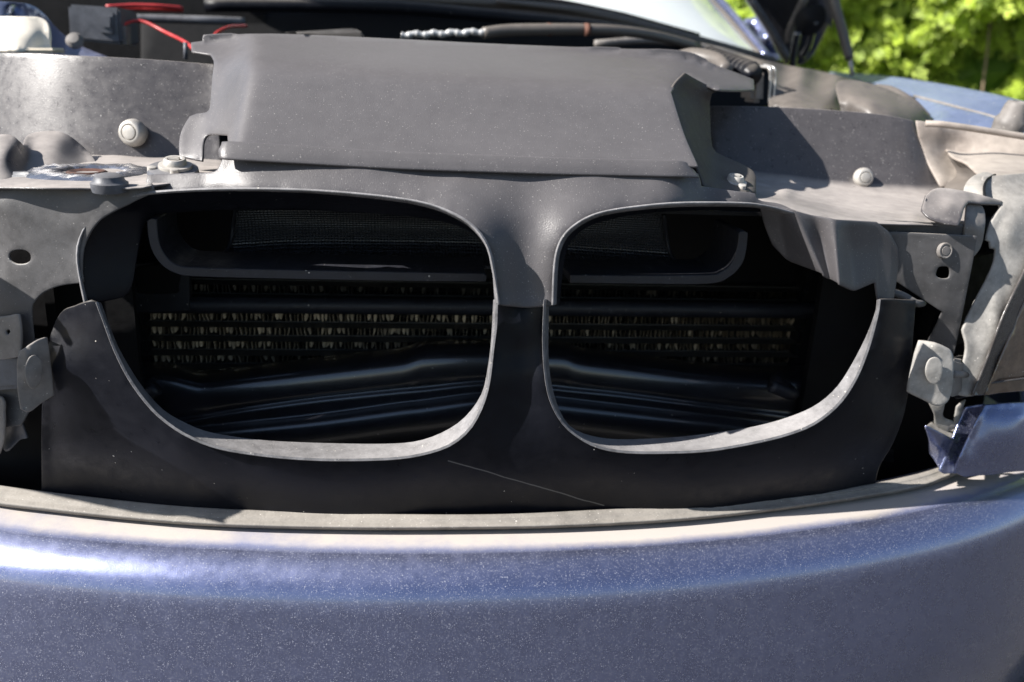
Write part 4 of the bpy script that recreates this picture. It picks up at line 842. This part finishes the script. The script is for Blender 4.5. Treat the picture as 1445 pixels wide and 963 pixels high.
def bellows():
    n = 40; P = [at(1000+(1062-1000)*i/(n-1), 82+(24)*i/(n-1), .66-.14*i/(n-1)) for i in range(n)]
    r = [.016+.0035*math.cos(i*math.pi*.5) for i in range(n)]; V, F = tube_vf(P, r, 14, 3); return mesh_obj('ribbed_bellows', V, F, M['panelplastic'], car)
bellows()
tube('air_pipe', [at(930, 92, .62), at(975, 83, .58), at(1010, 88, .54), at(1025, 100, .50)], [.012, .016, .014, .010], M['brownpl'], car, seg=16)
lab(sheet('air_elbow', [(1182, 119), (1200, 113), (1235, 120), (1270, 134), (1300, 152), (1318, 172, c), (1318, 190, c), (1192, 185, c), (1188, 152)],
    [(1182, 119, .50), (1200, 113, .54), (1235, 120, .54), (1270, 134, .52), (1318, 172, .48), (1188, 152, .46), (1192, 185, .46), (1318, 190, .46), (1200, 140, .425), (1230, 145, .40), (1260, 155, .40), (1290, 165, .425)], M['brownpl'], car, th=.004, step=5), 'smooth dusty black air intake elbow')
sheet('elbow_flange', [(1238, 119, c), (1262, 124), (1290, 140), (1312, 162, c), (1300, 160), (1275, 142), (1250, 128)], [(1238, 119, .56), (1262, 124, .54), (1312, 162, .50), (1275, 142, .51)], M['brownpl'], car, th=.006, step=4)
# right wing
def wing():
    inner = [(1178, 106, 1.15), (1240, 119, .90), (1295, 137, .69), (1350, 151, .57), (1415, 169, .47), (1600, 238, .25)]
    mid = [(1174, 104, 1.22), (1240, 111.5, .95), (1297, 123, .76), (1360, 136, .63), (1425, 152, .52), (1600, 208, .30)]
    crown = [(1172, 103, 1.28), (1240, 107, 1.0), (1300, 114, .83), (1380, 128, .66), (1445, 143, .55), (1600, 185, .36)]
    n = 50; R = [resample(cr([PY(*p) for p in r], 8), n) for r in (inner, mid, crown)]
    R.append(R[2]+np.array([.035, 0, -.03])); R.append(R[2]+np.array([.06, 0, -.10])); R.append(R[2]+np.array([.07, 0, -.30])); R.append(R[2]+np.array([.05, 0, -.5]))
    R = np.array(R); G = np.array([cr(R[:, j], 4) for j in range(n)]).transpose(1, 0, 2); m = len(G); V = G.reshape(-1, 3)
    F = [(a*n+b, a*n+b+1, (a+1)*n+b+1, (a+1)*n+b) for a in range(m-1) for b in range(n-1)]
    v, f = thicken(V, F, .003, np.array([.8, 0, 3.])); return lab(mesh_obj('wing', v, f, M['wingpaint'], car), 'blue painted right wing beside the engine bay')
wg = wing()
sheet('wing_ledge', [(1292, 138, c), (1350, 153), (1415, 171), (1600, 242, c), (1600, 268, c), (1445, 193), (1390, 180), (1325, 176, c), (1306, 155)], [(1292, 138, .66), (1415, 171, .46), (1600, 242, .25), (1600, 268, .24), (1445, 193, .37), (1325, 176, .45), (1306, 155, .58)], M['wingpaint'], wg, th=.003, step=5)
tube('wing_seal', [at(1290, 136, .68), at(1350, 151.5, .56), at(1415, 169.5, .46), at(1520, 205, .34)], .0024, M['tab'], wg, seg=8)
cr_ = lab(sheet('headlight_carrier', [(1294, 171, c), (1306, 173), (1326, 178, c), (1445, 195), (1600, 219, c), (1600, 238, c), (1445, 222), (1400, 217), (1335, 212, c), (1345, 224), (1352, 240), (1350, 262, c), (1328, 262, c), (1312, 232), (1300, 200)],
    [(1294, 172, .350), (1326, 179, .345), (1445, 196, .325), (1600, 220, .30), (1300, 200, .345), (1312, 232, .325), (1330, 262, .29), (1335, 213, .352), (1400, 218, .322), (1445, 223, .308), (1600, 238, .28), (1352, 240, .335), (1350, 262, .30)], M['railpale'], car, th=.003, step=5, sm=4), 'dusty beige headlight carrier panel behind the right headlight')
sheet('carrier_ledge', [(1333, 206, c), (1400, 211), (1445, 216), (1600, 232, c), (1600, 256, c), (1445, 252), (1392, 254, c), (1378, 243), (1364, 230), (1345, 221)],
    [(1333, 206, .365), (1400, 211, .338), (1445, 216, .325), (1600, 232, .298), (1600, 256, .20), (1445, 251, .17), (1392, 253, .165), (1370, 236, .25), (1350, 223, .31)], M['railpale'], cr_, th=.003, step=5, sm=3)
sheet('carrier_pocket', [(1333, 212, c), (1345, 222), (1364, 231), (1378, 244), (1392, 255, c), (1372, 266), (1362, 276, c), (1340, 270), (1326, 256, c), (1320, 236)],
    [(1333, 213, .352), (1364, 231, .275), (1392, 255, .165), (1362, 276, .20), (1326, 256, .315), (1345, 240, .345), (1365, 250, .300)], M['brownpl'], cr_, th=.003, step=4, sm=2)
tube('carrier_rail', [at(1306, 174.5, .325), at(1340, 177, .31), at(1445, 193, .295), at(1600, 217, .27)], .0042, M['railpale'], car, seg=10)
bs = lathe('bump_stop', [(.020, -.01), (.021, .002), (.0205, .009), (.017, .013), (.0155, .026), (.0135, .032), (.008, .0335), (.0055, .031), (.001, .031)], at(1424, 178, .36), (.05, -.2, 1), M['tab'], car)

# cover screws (quarter-turn heads)
def screw(px, py, Y, r, mat):
    p = at(px, py, Y); ax = (.04, -.22, 1); cm = M['clipplastic' if mat else 'bolt']
    w_ = lathe('screw', [(r*1.45, -.008), (r*1.55, -.006), (r*1.5, -.001), (r*1.2, 0)], p, ax, M['box'], cover, seg=36)
    lathe('screw_head', [(r, -.001), (r*1.02, .001), (r*1.0, .0028), (r*.72, .0034), (r*.68, .0072), (r*.60, .0088), (r*.46, .0088), (r*.42, .0074), (r*.02, .0074)], p+np.array([r*.15, 0, 0]), ax, cm, w_, seg=32)
    q = np.array([p[0]+r*.15, p[1], p[2]]); z1, z0 = .0102, .0068
    hexa('slot_bar', [q+np.array(d) for d in ((-r*.45, -.002, z1), (r*.35, -.004, z1), (r*.35, -.004, z0), (-r*.45, -.002, z0), (-r*.45, .003, z1), (r*.35, .001, z1), (r*.35, .001, z0), (-r*.45, .003, z0))], cm, w_, .0008)
    for a in (-1.2, .3): 
        d = np.array([math.sin(a)*r*1.25, -math.cos(a)*r*1.25, 0]); lathe('clip_claw', [(.0040, -.009), (.0045, -.007), (.0040, .0005), (.002, .001)], p+d, ax, cm, w_, seg=12)
screw(244, 236, .125, .0155, False); screw(1034, 259, .125, .0125, True)

# ================================================================== hedge
def hedge():
    root = empty('hedge', (2.3, 3.2, 0)); root['label'] = 'sunlit yellow green conifer hedge beyond the car'; root['category'] = 'hedge'
    inv = Matrix.Translation((-2.3, -3.2, 0))
    V = []; F = []; T = []
    def quad(p, d, u, l, wd, tone):
        n0 = len(V); V.extend([p, p+d*l*.5+u*wd, p+d*l, p+d*l*.5-u*wd]); F.append((n0, n0+1, n0+2, n0+3)); T.extend([tone]*4)
    ns = 17000
    for _ in range(ns):
        x = rng.uniform(.1, 4.4); z = rng.uniform(.05, 2.5)**1.0
        lump = .16*math.sin(x*3.1+1.3*math.sin(z*2.7))+.13*math.sin(z*4.3+x*1.7)+.10*math.sin(x*7.7-z*5.1)
        dp = rng.exponential(.10); y = 4.3-.62*x+lump+dp
        if math.sin(x*5.3+z*3.9)*math.sin(z*6.1-x*2.2) > .80 and rng.random() < .8: continue
        p = np.array([x, y, z]); nrm = np.array([rng.normal(-.65, .4), -.65, rng.normal(.45, .4)]); nrm /= np.linalg.norm(nrm)
        d = np.cross(nrm, rng.normal(0, 1, 3)); d[2] -= .2; d -= nrm*(d@nrm); d /= np.linalg.norm(d); s = np.cross(nrm, d)
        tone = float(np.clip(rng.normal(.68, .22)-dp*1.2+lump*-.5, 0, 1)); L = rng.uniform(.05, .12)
        for k in range(9):
            u = k/8; b = p+d*L*u; sg = 1 if k % 2 else -1
            dd = d*.75+s*sg*.7*(1-u*.5)+nrm*rng.normal(0, .2); dd /= np.linalg.norm(dd)
            w2 = np.cross(nrm, dd); w2 /= np.linalg.norm(w2)
            quad(b, dd, w2, L*.45*(1-.4*u)+.010, .0085, float(np.clip(tone+rng.normal(0, .12), 0, 1)))
    # shaded inner mass
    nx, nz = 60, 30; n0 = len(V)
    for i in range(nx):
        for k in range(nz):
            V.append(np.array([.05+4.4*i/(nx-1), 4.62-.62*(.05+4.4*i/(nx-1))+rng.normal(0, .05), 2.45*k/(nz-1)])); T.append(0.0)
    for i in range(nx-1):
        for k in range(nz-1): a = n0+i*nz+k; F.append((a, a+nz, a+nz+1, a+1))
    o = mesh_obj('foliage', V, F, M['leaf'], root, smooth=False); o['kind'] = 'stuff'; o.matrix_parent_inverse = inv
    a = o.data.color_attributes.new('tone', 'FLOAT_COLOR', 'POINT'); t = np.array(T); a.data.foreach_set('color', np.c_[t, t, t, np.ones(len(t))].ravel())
    for P in ([(2.5, 3.0, 0), (2.5, 2.95, .7), (2.45, 2.98, 1.4), (2.4, 3.1, 2.1)], [(1.5, 3.65, 0), (1.56, 3.6, .8), (1.6, 3.6, 1.8)]):
        b = tube('branch', P, [.006, .005, .004], M['bark'], root, seg=8); b.matrix_parent_inverse = inv
hedge()

# children keep world coordinates under the car's Empty
for o in car.children: o.matrix_parent_inverse = CAR_INV
